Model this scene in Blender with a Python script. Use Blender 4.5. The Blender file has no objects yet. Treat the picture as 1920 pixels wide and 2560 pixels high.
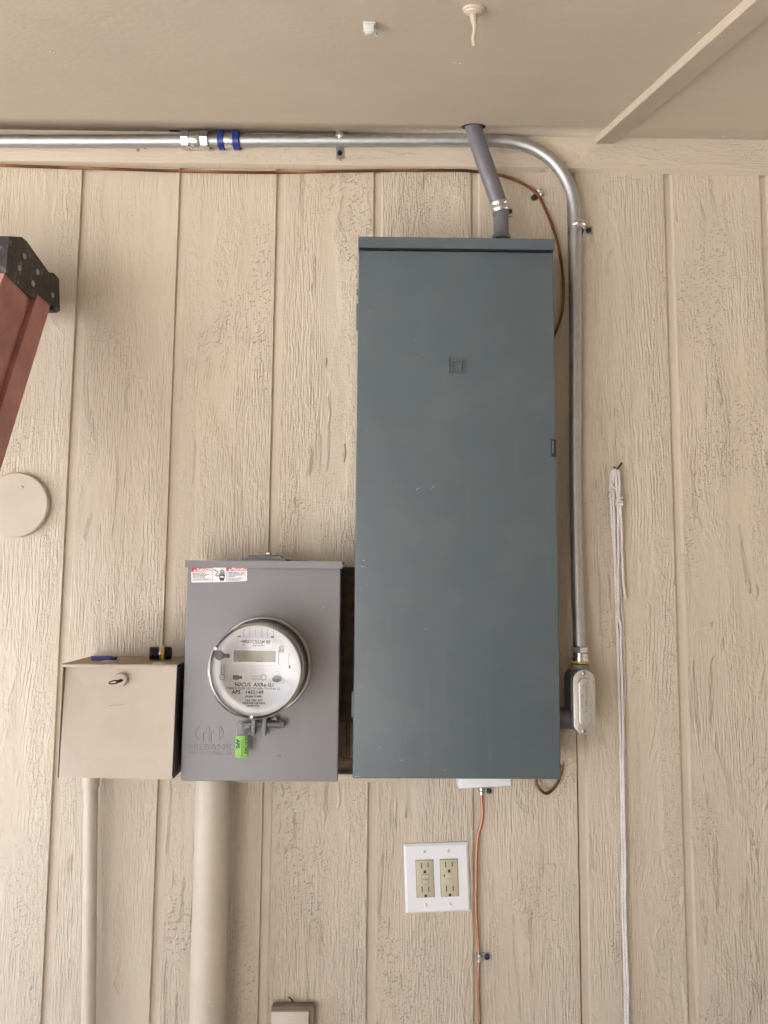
import bpy, bmesh, math, random
from mathutils import Vector, Matrix, noise as mnoise

random.seed(7)
rad = math.radians
scene = bpy.context.scene
col = scene.collection

# ------------------------------------------------------------------ camera
EYE = 1.5                      # camera height above the ground (m)
CAMP = Vector((0.62319, -1.47839, EYE))
FPX = 1850.0                   # focal length in pixels of the 1920x2560 photograph
PITCH, YAW, ROLL = 0.09567949, -0.00928587, -0.00784111
RZ = Matrix.Rotation(YAW, 3, 'Z')
RX = Matrix.Rotation(PITCH, 3, 'X')
RY = Matrix.Rotation(ROLL, 3, 'Y')
RC = RZ @ RX @ RY              # columns: right, forward, up
cd = bpy.data.cameras.new('camera')
cam = bpy.data.objects.new('camera', cd)
col.objects.link(cam)
m = Matrix.Identity(4)
rt, fw, up = RC.col[0], RC.col[1], RC.col[2]
for i in range(3):
    m[i][0] = rt[i]; m[i][1] = up[i]; m[i][2] = -fw[i]; m[i][3] = CAMP[i]
cam.matrix_world = m
cd.sensor_fit = 'AUTO'; cd.sensor_width = 36.0
cd.lens = FPX / 2560 * 36
cd.clip_start = 0.02; cd.clip_end = 2000
scene.camera = cam

# ------------------------------------------------------------------ light
SUN_EL, SUN_AZ = 60.0, 315.0   # azimuth clockwise from +y: high, behind the house on the left; the wall is in open shade
w = bpy.data.worlds.new('World'); scene.world = w
w.use_nodes = True
wn = w.node_tree.nodes; wl = w.node_tree.links
wn.clear()
sky = wn.new('ShaderNodeTexSky'); sky.sky_type = 'NISHITA'
sky.sun_disc = False
sky.sun_elevation = rad(SUN_EL); sky.sun_rotation = rad(SUN_AZ)
sky.air_density = 1.0; sky.dust_density = 3.0; sky.ozone_density = 1.0
bg = wn.new('ShaderNodeBackground'); bg.inputs['Strength'].default_value = 0.07
wo = wn.new('ShaderNodeOutputWorld')
wl.new(sky.outputs[0], bg.inputs[0]); wl.new(bg.outputs[0], wo.inputs[0])
sd = bpy.data.lights.new('sun', 'SUN'); sd.energy = 5.0; sd.angle = rad(0.6); sd.color = (1.0, 0.98, 0.95)
sun = bpy.data.objects.new('sun', sd); col.objects.link(sun)
sdir = Vector((math.sin(rad(SUN_AZ)) * math.cos(rad(SUN_EL)), math.cos(rad(SUN_AZ)) * math.cos(rad(SUN_EL)), math.sin(rad(SUN_EL))))
sun.rotation_euler = sdir.to_track_quat('Z', 'Y').to_euler()
sun.location = (-4, 3, 8)
vs = scene.view_settings
scene.display_settings.display_device = 'sRGB'
vs.view_transform = 'Standard'; vs.look = 'None'; vs.gamma = 1.0; vs.exposure = 3.32   # exposed for the shade
vs.use_curve_mapping = False
scene.render.engine = 'CYCLES'
scene.cycles.use_denoising = True

# ------------------------------------------------------------------ placing helpers
def ray(px, py):
    return RC @ Vector((px - 960.0, FPX, -(py - 1280.0)))
def W(px, py, d=0.0):
    """point seen at photograph pixel px,py that stands d metres in front of the wall face"""
    r = ray(px, py)
    return CAMP + r * ((-d - CAMP.y) / r.y)
CEIL_Z, CEIL_T = EYE + 0.937, 0.340          # ceiling: z = CEIL_Z + CEIL_T*y
def C(px, py):
    r = ray(px, py)
    t = (CEIL_Z + CEIL_T * CAMP.y - CAMP.z) / (r.z - CEIL_T * r.y)
    return CAMP + r * t
def PX(px, py, x0):
    """point at that pixel lying in the plane x = x0"""
    r = ray(px, py)
    return CAMP + r * ((x0 - CAMP.x) / r.x)
def srgb(r, g, b):
    f = lambda c: (c / 255 / 12.92) if c / 255 <= 0.04045 else ((c / 255 + 0.055) / 1.055) ** 2.4
    return (f(r), f(g), f(b), 1.0)

# ------------------------------------------------------------------ materials
def newmat(name):
    mt = bpy.data.materials.new(name); mt.use_nodes = True
    nt = mt.node_tree
    return mt, nt, nt.nodes['Principled BSDF']
def node(nt, typ, **kw):
    n = nt.nodes.new(typ)
    for k, v in kw.items(): setattr(n, k, v)
    return n
def math_(nt, op, a, b=None, c=None, clamp=False):
    n = nt.nodes.new('ShaderNodeMath'); n.operation = op; n.use_clamp = clamp
    for i, v in enumerate((a, b, c)):
        if v is None: continue
        if isinstance(v, (int, float)): n.inputs[i].default_value = v
        else: nt.links.new(v, n.inputs[i])
    return n.outputs[0]
def noise_(nt, vec, scale, detail=2.0, rough=0.5, dist=0.0):
    n = nt.nodes.new('ShaderNodeTexNoise')
    n.inputs['Scale'].default_value = scale; n.inputs['Detail'].default_value = detail
    n.inputs['Roughness'].default_value = rough; n.inputs['Distortion'].default_value = dist
    if vec is not None: nt.links.new(vec, n.inputs['Vector'])
    return n.outputs['Fac']
def mapping_(nt, vec, scale=(1, 1, 1), loc=(0, 0, 0)):
    n = nt.nodes.new('ShaderNodeMapping'); n.inputs['Scale'].default_value = scale; n.inputs['Location'].default_value = loc
    nt.links.new(vec, n.inputs['Vector']); return n.outputs[0]
def geo_pos(nt):
    return nt.nodes.new('ShaderNodeNewGeometry').outputs['Position']
def ramp_(nt, fac, stops):
    n = nt.nodes.new('ShaderNodeMapRange'); n.inputs[1].default_value, n.inputs[2].default_value = stops
    nt.links.new(fac, n.inputs[0]); return n.outputs[0]
def mix_(nt, fac, a, b, mode='MIX'):
    n = nt.nodes.new('ShaderNodeMix'); n.data_type = 'RGBA'; n.blend_type = mode
    if isinstance(fac, (int, float)): n.inputs[0].default_value = fac
    else: nt.links.new(fac, n.inputs[0])
    for i, v in ((6, a), (7, b)):
        if isinstance(v, tuple): n.inputs[i].default_value = v
        else: nt.links.new(v, n.inputs[i])
    return n.outputs[2]
def bump_(nt, bsdf, height, dist, strength=1.0):
    b = nt.nodes.new('ShaderNodeBump'); b.inputs['Distance'].default_value = dist; b.inputs['Strength'].default_value = strength
    nt.links.new(height, b.inputs['Height']); nt.links.new(b.outputs[0], bsdf.inputs['Normal'])

WALLC = (0.57, 0.49, 0.39, 1.0)

def plain(name, color, rough=0.5, metal=0.0, var=0.08, vscale=30.0, bumpd=0.0, bscale=300.0, spec=None, coat=0.0, dirt=0.0, dirtc=(0.12, 0.09, 0.06, 1)):
    mt, nt, b = newmat(name)
    pos = geo_pos(nt)
    n1 = noise_(nt, pos, vscale, 4.0, 0.6)
    dk = tuple(c * (1 - var) for c in color[:3]) + (1,)
    lt = tuple(min(1, c * (1 + var)) for c in color[:3]) + (1,)
    c = mix_(nt, ramp_(nt, n1, (0.3, 0.7)), dk, lt)
    if dirt > 0:
        n2 = noise_(nt, pos, vscale * 2.3, 6.0, 0.7)
        c = mix_(nt, math_(nt, 'MULTIPLY', ramp_(nt, n2, (0.56, 0.75)), dirt), c, dirtc)
    nt.links.new(c, b.inputs['Base Color'])
    b.inputs['Metallic'].default_value = metal
    r = math_(nt, 'ADD', math_(nt, 'MULTIPLY', noise_(nt, pos, vscale * 1.7, 3.0), 0.16), rough - 0.08)
    nt.links.new(r, b.inputs['Roughness'])
    if spec is not None: b.inputs['Specular IOR Level'].default_value = spec
    if coat: b.inputs['Coat Weight'].default_value = coat
    if bumpd: bump_(nt, b, noise_(nt, pos, bscale, 3.0), bumpd)
    return mt

def wood_siding():
    mt, nt, b = newmat('painted_rough_siding')
    pos = geo_pos(nt)
    at = nt.nodes.new('ShaderNodeAttribute'); at.attribute_name = 'ring'
    sd_ = nt.nodes.new('ShaderNodeAttribute'); sd_.attribute_name = 'seed'
    comb = nt.nodes.new('ShaderNodeCombineXYZ')
    sep = nt.nodes.new('ShaderNodeSeparateXYZ'); nt.links.new(pos, sep.inputs[0])
    along = nt.nodes.new('ShaderNodeAttribute'); along.attribute_name = 'along'
    across = nt.nodes.new('ShaderNodeAttribute'); across.attribute_name = 'across'
    nt.links.new(across.outputs['Fac'], comb.inputs[0]); nt.links.new(sd_.outputs['Fac'], comb.inputs[1]); nt.links.new(along.outputs['Fac'], comb.inputs[2])
    p = comb.outputs[0]
    wob = noise_(nt, mapping_(nt, p, (80, 1, 34)), 1.0, 3.0, 0.6)
    fine = noise_(nt, mapping_(nt, p, (520, 1, 55)), 1.0, 2.0, 0.6)
    ring = math_(nt, 'ADD', at.outputs['Fac'], math_(nt, 'MULTIPLY', wob, 1.5))
    fr = math_(nt, 'FRACT', ring)
    # asymmetric ridge: slow rise, quick drop
    ridge = math_(nt, 'MULTIPLY', math_(nt, 'POWER', fr, 1.6), math_(nt, 'SUBTRACT', 1.0, math_(nt, 'POWER', fr, 9.0)))
    mask = ramp_(nt, noise_(nt, mapping_(nt, p, (46, 1, 17.0)), 1.0, 3.0, 0.6), (0.44, 0.62))
    mask2 = ramp_(nt, noise_(nt, mapping_(nt, p, (17, 1, 4.5), (3, 8, 1)), 1.0, 2.0, 0.5), (0.49, 0.63))
    lumps = noise_(nt, mapping_(nt, p, (150, 1, 62), (1, 4, 7)), 1.0, 3.0, 0.65)
    saw = noise_(nt, mapping_(nt, p, (60, 1, 900), (5, 2, 3)), 1.0, 2.0, 0.5)
    big = noise_(nt, mapping_(nt, p, (18, 1, 9), (9, 1, 3)), 1.0, 2.0, 0.5)
    am = nt.nodes.new('ShaderNodeAttribute'); am.attribute_name = 'amp'
    bd = nt.nodes.new('ShaderNodeAttribute'); bd.attribute_name = 'band'
    rel = nt.nodes.new('ShaderNodeAttribute'); rel.attribute_name = 'relief'
    zone = lambda sx, sz, off, lo_, hi: ramp_(nt, noise_(nt, mapping_(nt, p, (sx, 1, sz), off), 1.0, 2.0, 0.5), (lo_, hi))
    mul = lambda *v: v[0] if len(v) == 1 else math_(nt, 'MULTIPLY', v[0], mul(*v[1:]))
    # long checks: a few ring edges lifted and split, each only for part of its length
    f4 = math_(nt, 'FRACT', math_(nt, 'MULTIPLY', ring, 0.27))
    lmask = mul(zone(24, 9, (31, 5, 2), 0.54, 0.60), zone(6, 1.6, (3, 15, 22), 0.40, 0.52))
    lift = mul(ramp_(nt, f4, (0.70, 1.0)), lmask, am.outputs['Fac'])
    check = mul(ramp_(nt, f4, (0.955, 0.985)), lmask, am.outputs['Fac'], zone(60, 45, (8, 8, 5), 0.42, 0.56))
    # torn ticks that follow the grain, in fields and along some board edges
    tk = nt.nodes.new('ShaderNodeMapping'); tk.inputs['Rotation'].default_value = (0, rad(28), 0); nt.links.new(p, tk.inputs['Vector'])
    tn = noise_(nt, mapping_(nt, tk.outputs[0], (120, 1, 350), (7, 3, 9)), 1.0, 2.0, 0.5)
    field = zone(8, 3.2, (14, 3, 12), 0.53, 0.63)
    tick = mul(ramp_(nt, tn, (0.60, 0.70)), math_(nt, 'MAXIMUM', field, math_(nt, 'MULTIPLY', bd.outputs['Fac'], 0.6)))
    comb = mul(noise_(nt, mapping_(nt, p, (330, 1, 26), (3, 1, 8)), 1.0, 2.0, 0.55), zone(7, 2.0, (41, 2, 3), 0.42, 0.58))
    lm = math_(nt, 'MAXIMUM', math_(nt, 'MULTIPLY', mask2, 0.75), bd.outputs['Fac'])
    h = mul(ridge, mask, am.outputs['Fac'], zone(9, 2.4, (5, 12, 30), 0.42, 0.60))
    h = math_(nt, 'MULTIPLY', h, 0.60)
    for extra, k_ in ((mul(lumps, lm), 1.05), (fine, 0.12), (saw, 0.10), (big, 0.35), (comb, 0.95), (lift, 0.75)):
        h = math_(nt, 'ADD', h, math_(nt, 'MULTIPLY', extra, k_))
    h = math_(nt, 'SUBTRACT', h, math_(nt, 'MULTIPLY', tick, 0.42))
    h = math_(nt, 'MULTIPLY', h, rel.outputs['Fac'])
    bump_(nt, b, h, 0.0037, 1.0)
    crack2 = math_(nt, 'MAXIMUM', check, math_(nt, 'MULTIPLY', ramp_(nt, tick, (0.55, 1.0)), 0.7))
    lo = noise_(nt, mapping_(nt, p, (6, 1, 2.5), (2, 2, 2)), 1.0, 3.0)
    c = mix_(nt, lo, tuple(v * 0.93 for v in WALLC[:3]) + (1,), tuple(v * 1.06 for v in WALLC[:3]) + (1,))
    c = mix_(nt, math_(nt, 'MULTIPLY', crack2, 0.42), c, (0.26, 0.185, 0.11, 1))
    nt.links.new(c, b.inputs['Base Color'])
    b.inputs['Roughness'].default_value = 0.5
    b.inputs['Specular IOR Level'].default_value = 0.5
    return mt

def brushed(name, color, rough=0.3, axis=(400, 400, 8), bd=0.00015, var=0.2):
    mt, nt, b = newmat(name)
    pos = geo_pos(nt)
    n = noise_(nt, mapping_(nt, pos, axis), 1.0, 3.0, 0.6)
    c = mix_(nt, ramp_(nt, n, (0.3, 0.7)), tuple(v * (1 - var) for v in color[:3]) + (1,), color)
    spot = ramp_(nt, noise_(nt, pos, 60, 5.0, 0.7), (0.55, 0.75))
    c = mix_(nt, math_(nt, 'MULTIPLY', spot, 0.35), c, tuple(v * 0.6 for v in color[:3]) + (1,))
    nt.links.new(c, b.inputs['Base Color']); b.inputs['Metallic'].default_value = 1.0
    nt.links.new(math_(nt, 'ADD', math_(nt, 'MULTIPLY', n, 0.2), rough - 0.1), b.inputs['Roughness'])
    bump_(nt, b, n, bd)
    return mt

def enamel(name, color, rough, wave=0.0009):
    """sprayed sheet metal: slight orange peel, wide oil canning, dust and chips"""
    mt, nt, b = newmat(name)
    pos = geo_pos(nt)
    lo = noise_(nt, pos, 3.5, 3.0)
    c = mix_(nt, lo, tuple(v * 0.90 for v in color[:3]) + (1,), tuple(v * 1.10 for v in color[:3]) + (1,))
    dust = math_(nt, 'MAXIMUM', ramp_(nt, noise_(nt, pos, 9.0, 6.0, 0.7), (0.45, 0.8)), ramp_(nt, noise_(nt, mapping_(nt, pos, (38, 38, 1.3)), 1.0, 3.0, 0.5), (0.56, 0.8)))
    c = mix_(nt, math_(nt, 'MULTIPLY', dust, 0.075), c, (0.42, 0.40, 0.37, 1))
    chip = ramp_(nt, noise_(nt, pos, 210, 1.0), (0.835, 0.85))
    c = mix_(nt, math_(nt, 'MULTIPLY', chip, 0.6), c, (0.6, 0.6, 0.58, 1))
    nt.links.new(c, b.inputs['Base Color'])
    nt.links.new(math_(nt, 'ADD', math_(nt, 'MULTIPLY', noise_(nt, pos, 7, 4.0, 0.6), 0.16), rough - 0.08), b.inputs['Roughness'])
    h = math_(nt, 'ADD', math_(nt, 'MULTIPLY', noise_(nt, pos, 5, 1.0), 1.0), math_(nt, 'MULTIPLY', noise_(nt, pos, 500, 2.0), 0.02))
    bump_(nt, b, h, wave)
    return mt

M = {}
M['siding'] = wood_siding()
M['trim'] = plain('painted_groove', WALLC, 0.6, var=0.04, vscale=20, bumpd=0.0004, bscale=220, dirt=0.18, dirtc=(0.25, 0.18, 0.11, 1))
M['seam'] = plain('raw_seam_wood', (0.27, 0.195, 0.125, 1), 0.85, var=0.5, vscale=70)
M['ceiling'] = plain('painted_ceiling_board', (0.545, 0.468, 0.37, 1), 0.58, var=0.035, vscale=6, bumpd=0.0004, bscale=110, dirt=0.10, dirtc=(0.30, 0.24, 0.17, 1))
M['ceilbatten'] = plain('painted_batten', (0.55, 0.47, 0.37, 1), 0.55, var=0.04, vscale=25, bumpd=0.0005, bscale=120, dirt=0.1)
M['paint'] = plain('tan_paint_metal', (0.54, 0.468, 0.383, 1), 0.45, var=0.04, vscale=14, bumpd=0.00015, bscale=160, dirt=0.08)
M['paintpipe'] = plain('tan_paint_pipe', (0.545, 0.485, 0.402, 1), 0.42, var=0.04, vscale=20, bumpd=0.0002, bscale=120, dirt=0.08)
M['dustytop'] = plain('dusty_tan_paint', (0.36, 0.28, 0.20, 1), 0.75, var=0.15, vscale=50, dirt=0.5, dirtc=(0.14, 0.10, 0.07, 1))
M['shadedside'] = plain('painted_side_shade', (0.05, 0.043, 0.037, 1), 0.6, var=0.3, vscale=30)  # near-black colour puts the shade of the lock box's right side into the material
M['brownpaint'] = plain('brown_dusty_paint', (0.26, 0.205, 0.15, 1), 0.7, var=0.2, vscale=40, dirt=0.4)
M['darkwood'] = plain('weathered_brown_wood', (0.13, 0.085, 0.055, 1), 0.85, var=0.35, vscale=60, bumpd=0.001, bscale=150)
M['rawlath'] = plain('split_wood', (0.36, 0.26, 0.16, 1), 0.85, var=0.3, vscale=60, bumpd=0.001, bscale=150)
M['emt'] = brushed('galvanised_steel', (0.54, 0.55, 0.56, 1), 0.50, (60, 900, 60))
M['zinc'] = brushed('zinc_plated_steel', (0.78, 0.79, 0.80, 1), 0.24, (120, 120, 120))
M['strapsteel'] = brushed('plated_strap', (0.74, 0.75, 0.77, 1), 0.30, (90, 90, 90), 0.0002, var=0.25)
M['diecast'] = brushed('cast_aluminium', (0.72, 0.72, 0.69, 1), 0.42, (200, 200, 200), 0.0003)
M['stainless'] = brushed('stainless_ring', (0.80, 0.78, 0.75, 1), 0.34, (40, 40, 40), 0.0001, var=0.1)
M['bluering'] = plain('blue_plastic_ring', (0.012, 0.035, 0.20, 1), 0.3, var=0.15)
M['pvcgrey'] = plain('grey_plastic_conduit', (0.135, 0.130, 0.145, 1), 0.36, var=0.08, vscale=50, bumpd=0.0003, bscale=400)
M['castgrey'] = plain('grey_cast_body', (0.21, 0.208, 0.21, 1), 0.42, var=0.1, vscale=40, bumpd=0.0003)
M['panel'] = enamel('slate_enamel', (0.086, 0.111, 0.124, 1), 0.40)
M['meterbox'] = enamel('grey_enamel', (0.235, 0.230, 0.245, 1), 0.42)
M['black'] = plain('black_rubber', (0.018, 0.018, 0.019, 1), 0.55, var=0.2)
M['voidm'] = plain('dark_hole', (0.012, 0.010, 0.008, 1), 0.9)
M['blacksteel'] = plain('black_threaded_steel', (0.025, 0.025, 0.027, 1), 0.32, metal=0.6)
M['yellow'] = plain('yellow_band', (0.62, 0.40, 0.03, 1), 0.45)
M['white'] = plain('white_plastic', (0.78, 0.79, 0.82, 1), 0.32, var=0.02, vscale=12, dirt=0.05, dirtc=(0.4, 0.38, 0.36, 1))
M['ivory'] = plain('ivory_plastic', (0.50, 0.46, 0.335, 1), 0.34, var=0.02)
M['ivory2'] = plain('ivory_button', (0.56, 0.50, 0.35, 1), 0.34, var=0.02)
M['print'] = plain('black_print', (0.03, 0.03, 0.035, 1), 0.5)
M['printgrey'] = plain('grey_print', (0.16, 0.16, 0.18, 1), 0.5)
M['face'] = plain('meter_face_plastic', (0.80, 0.80, 0.83, 1), 0.4, var=0.03)
M['label'] = plain('white_label', (0.90, 0.90, 0.93, 1), 0.4, var=0.01)
M['lcd'] = plain('lcd_glass', (0.33, 0.33, 0.26, 1), 0.2, var=0.04)
M['lcdseg'] = plain('lcd_segment', (0.14, 0.14, 0.11, 1), 0.3)
M['facegrey'] = plain('grey_moulding', (0.17, 0.18, 0.20, 1), 0.4)
M['red'] = plain('red_label', (0.58, 0.025, 0.045, 1), 0.4, var=0.04)
M['green'] = plain('lime_green_plastic', (0.22, 0.50, 0.06, 1), 0.36, var=0.04)
M['greendark'] = plain('dark_green_seam', (0.05, 0.20, 0.02, 1), 0.5)
M['copper'] = brushed('bare_copper', (0.55, 0.275, 0.185, 1), 0.45, (300, 300, 40), var=0.3)
M['oldcopper'] = plain('tarnished_copper', (0.20, 0.088, 0.035, 1), 0.42, metal=0.7, var=0.5, vscale=9)
M['wire'] = plain('seal_wire', (0.55, 0.55, 0.55, 1), 0.3, metal=1.0)
M['fibreglass'] = plain('red_fibreglass', (0.46, 0.215, 0.195, 1), 0.55, var=0.2, vscale=14, bumpd=0.0006, bscale=150, dirt=0.35, dirtc=(0.5, 0.33, 0.28, 1))
M['capblack'] = plain('worn_black_cap', (0.028, 0.026, 0.025, 1), 0.55, var=0.3, vscale=22, bumpd=0.0018, bscale=70, dirt=0.95, dirtc=(0.30, 0.28, 0.27, 1))
M['rivet'] = brushed('rivet_metal', (0.45, 0.44, 0.43, 1), 0.4, (90, 90, 90))
M['nail'] = plain('rusty_nail', (0.05, 0.03, 0.018, 1), 0.6, metal=0.5)
M['bluetool'] = plain('blue_handle', (0.05, 0.055, 0.30, 1), 0.35)
M['clear'] = plain('milky_plastic', (0.62, 0.62, 0.62, 1), 0.2, var=0.1)
M['chipc'] = plain('pale_paint_chip', (0.72, 0.66, 0.55, 1), 0.6)
M['scratch'] = plain('scratch_bare', (0.40, 0.42, 0.42, 1), 0.5)
M['ground'] = plain('concrete_ground', (0.46, 0.45, 0.44, 1), 0.85, var=0.12, vscale=2.0, bumpd=0.001, bscale=60)

def rope_mat():
    mt, nt, b = newmat('white_cotton_cord')
    pos = geo_pos(nt)
    wv = nt.nodes.new('ShaderNodeTexWave'); wv.inputs['Scale'].default_value = 120; wv.inputs['Distortion'].default_value = 9.0
    wv.bands_direction = 'DIAGONAL'; nt.links.new(pos, wv.inputs['Vector'])
    c = mix_(nt, noise_(nt, pos, 40, 4.0), (0.60, 0.55, 0.52, 1), (0.80, 0.76, 0.74, 1))
    nt.links.new(c, b.inputs['Base Color']); b.inputs['Roughness'].default_value = 0.85
    bump_(nt, b, wv.outputs['Fac'], 0.0006)
    return mt
M['rope'] = rope_mat()

def glass_mat():
    mt, nt, b = newmat('clear_polycarbonate')
    nt.nodes.remove(b)
    out = nt.nodes['Material Output']
    tr = nt.nodes.new('ShaderNodeBsdfTransparent'); tr.inputs[0].default_value = (0.97, 0.97, 0.97, 1)
    gl = nt.nodes.new('ShaderNodeBsdfGlossy'); gl.inputs['Roughness'].default_value = 0.06
    fr = nt.nodes.new('ShaderNodeFresnel'); fr.inputs[0].default_value = 1.5
    mx = nt.nodes.new('ShaderNodeMixShader')
    nt.links.new(fr.outputs[0], mx.inputs[0]); nt.links.new(tr.outputs[0], mx.inputs[1]); nt.links.new(gl.outputs[0], mx.inputs[2])
    nt.links.new(mx.outputs[0], out.inputs[0])
    return mt
M['glass'] = glass_mat()

# ------------------------------------------------------------------ mesh builder
def V(*a): return Vector(a)
class MB:
    def __init__(s): s.bm = bmesh.new()
    def face(s, pts):
        try: return s.bm.faces.new([s.bm.verts.new(p) for p in pts])
        except ValueError: return None
    def box(s, a, b, bevel=0.0, seg=2, rot=None, about=None):
        a, b = Vector(a), Vector(b)
        lo = Vector([min(a[i], b[i]) for i in range(3)]); hi = Vector([max(a[i], b[i]) for i in range(3)])
        t = bmesh.new()
        bmesh.ops.create_cube(t, size=1.0)
        for v in t.verts: v.co = Vector([(lo[i] + hi[i]) / 2 + v.co[i] * (hi[i] - lo[i]) for i in range(3)])
        if bevel: bmesh.ops.bevel(t, geom=list(t.edges), offset=bevel, segments=seg, affect='EDGES', profile=0.5)
        if rot is not None:
            ab = about if about is not None else (lo + hi) / 2
            for v in t.verts: v.co = rot @ (v.co - ab) + ab
        s.merge(t); return s
    def merge(s, t):
        me = bpy.data.meshes.new('tmp'); t.to_mesh(me); t.free()
        s.bm.from_mesh(me); bpy.data.meshes.remove(me)
    def prism(s, pts, off, bevel=0.0, seg=1):
        """closed outline pts (3-D, flat) pushed along off; bevel softens the far rim"""
        t = bmesh.new()
        n = len(pts); off = Vector(off)
        a = [t.verts.new(Vector(p)) for p in pts]; b = [t.verts.new(Vector(p) + off) for p in pts]
        t.faces.new(a); f2 = t.faces.new(list(reversed(b)))
        for i in range(n):
            j = (i + 1) % n
            t.faces.new((a[j], a[i], b[i], b[j]))
        bmesh.ops.recalc_face_normals(t, faces=list(t.faces))
        if bevel: bmesh.ops.bevel(t, geom=list(f2.edges), offset=bevel, segments=seg, affect='EDGES', profile=0.5)
        s.merge(t); return s
    def lathe(s, o, axis, prof, n=24, caps=True, phase=0.0):
        o = Vector(o); ax = Vector(axis).normalized()
        u = ax.orthogonal().normalized(); v = ax.cross(u)
        if abs(ax.y) > 0.9: u, v = Vector((1, 0, 0)), Vector((0, 0, 1))
        rings = []
        for r, t in prof:
            rings.append([s.bm.verts.new(o + ax * t + (u * math.cos(phase + 2 * math.pi * i / n) + v * math.sin(phase + 2 * math.pi * i / n)) * max(r, 1e-5)) for i in range(n)])
        fs = []
        for a, b in zip(rings, rings[1:]):
            for i in range(n):
                j = (i + 1) % n
                fs.append(s.bm.faces.new((a[i], a[j], b[j], b[i])))
        if caps:
            fs.append(s.bm.faces.new(list(reversed(rings[0])))); fs.append(s.bm.faces.new(rings[-1]))
        bmesh.ops.recalc_face_normals(s.bm, faces=fs)
        return s
    def tube(s, pts, r, n=12, caps=True):
        pts = [Vector(p) for p in pts]
        rs = r if isinstance(r, (list, tuple)) else [r] * len(pts)
        tg = []
        for i in range(len(pts)):
            d = pts[min(i + 1, len(pts) - 1)] - pts[max(i - 1, 0)]
            tg.append(d.normalized())
        u = tg[0].orthogonal().normalized(); rings = []
        for i, p in enumerate(pts):
            u = (u - tg[i] * u.dot(tg[i])).normalized(); v = tg[i].cross(u)
            rings.append([s.bm.verts.new(p + (u * math.cos(2 * math.pi * k / n) + v * math.sin(2 * math.pi * k / n)) * rs[i]) for k in range(n)])
        for a, b in zip(rings, rings[1:]):
            for i in range(n):
                j = (i + 1) % n
                s.bm.faces.new((a[i], a[j], b[j], b[i]))
        if caps:
            s.bm.faces.new(list(reversed(rings[0]))); s.bm.faces.new(rings[-1])
        return s
    def build(s, name, mat, root=None, parent=None, smooth=40, kind=None, label=None, xf=None):
        me = bpy.data.meshes.new(name)
        off = root.location.copy() if root is not None else Vector((0, 0, 0))
        for v in s.bm.verts:
            if xf is not None: v.co = xf @ v.co
            v.co -= off
        s.bm.to_mesh(me); s.bm.free()
        o = bpy.data.objects.new(name, me); col.objects.link(o)
        me.materials.append(mat)
        if smooth:
            me.polygons.foreach_set('use_smooth', [True] * len(me.polygons))
            me.set_sharp_from_angle(angle=rad(smooth))
        p = parent if parent is not None else root
        if p is not None: o.parent = p
        if kind: o['kind'] = kind
        if label: o['label'] = label
        return o
def smooth_path(pts, n=8):
    """Catmull-Rom through pts"""
    pts = [Vector(p) for p in pts]
    P = [pts[0] * 2 - pts[1]] + pts + [pts[-1] * 2 - pts[-2]]
    out = []
    for i in range(1, len(P) - 2):
        p0, p1, p2, p3 = P[i - 1:i + 3]
        for k in range(n):
            t = k / n
            out.append(0.5 * ((2 * p1) + (p2 - p0) * t + (2 * p0 - 5 * p1 + 4 * p2 - p3) * t * t + (3 * p1 - p0 - 3 * p2 + p3) * t ** 3))
    out.append(pts[-1]); return out
def thing(name, label, cat, loc, group=None):
    o = bpy.data.objects.new(name, None); col.objects.link(o)
    o.location = loc; o.empty_display_size = 0.05
    o['label'] = label; o['category'] = cat
    if group: o['group'] = group
    return o
def single(mb, name, mat, label, cat, loc, group=None, smooth=40):
    mk = type('L', (), {})(); mk.location = Vector(loc)
    me = bpy.data.meshes.new(name)
    for v in mb.bm.verts: v.co -= Vector(loc)
    mb.bm.to_mesh(me); mb.bm.free()
    o = bpy.data.objects.new(name, me); col.objects.link(o); o.location = loc
    me.materials.append(mat)
    me.polygons.foreach_set('use_smooth', [True] * len(me.polygons)); me.set_sharp_from_angle(angle=rad(smooth))
    o['label'] = label; o['category'] = cat
    if group: o['group'] = group
    return o
def stadium(cx, cz, hw, hh, y, n=12):
    pts = []
    for i in range(n + 1):
        a = math.pi * i / n
        pts.append(V(cx + hw * math.cos(a), y, cz + hh - hw + hw * math.sin(a)))
    for i in range(n + 1):
        a = math.pi + math.pi * i / n
        pts.append(V(cx + hw * math.cos(a), y, cz - hh + hw + hw * math.sin(a)))
    return pts
def rrect(x0, x1, z0, z1, y, r, n=4):
    pts = []
    for cx, cz, a0 in ((x1 - r, z1 - r, 0), (x0 + r, z1 - r, 90), (x0 + r, z0 + r, 180), (x1 - r, z0 + r, 270)):
        for i in range(n + 1):
            a = rad(a0 + 90 * i / n); pts.append(V(cx + r * math.cos(a), y, cz + r * math.sin(a)))
    return pts
def loop_strip(mb, outer, inner, off):
    """frame between two outlines of equal length, pushed along off"""
    n = len(outer); off = Vector(off)
    vo = [mb.bm.verts.new(p) for p in outer]; vi = [mb.bm.verts.new(p) for p in inner]
    wo_ = [mb.bm.verts.new(Vector(p) + off) for p in outer]; wi = [mb.bm.verts.new(Vector(p) + off) for p in inner]
    fs = []
    for i in range(n):
        j = (i + 1) % n
        fs += [mb.bm.faces.new((wo_[i], wo_[j], wi[j], wi[i])), mb.bm.faces.new((vo[i], vo[j], wo_[j], wo_[i])), mb.bm.faces.new((vi[j], vi[i], wi[i], wi[j]))]
    bmesh.ops.recalc_face_normals(mb.bm, faces=fs)
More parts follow.
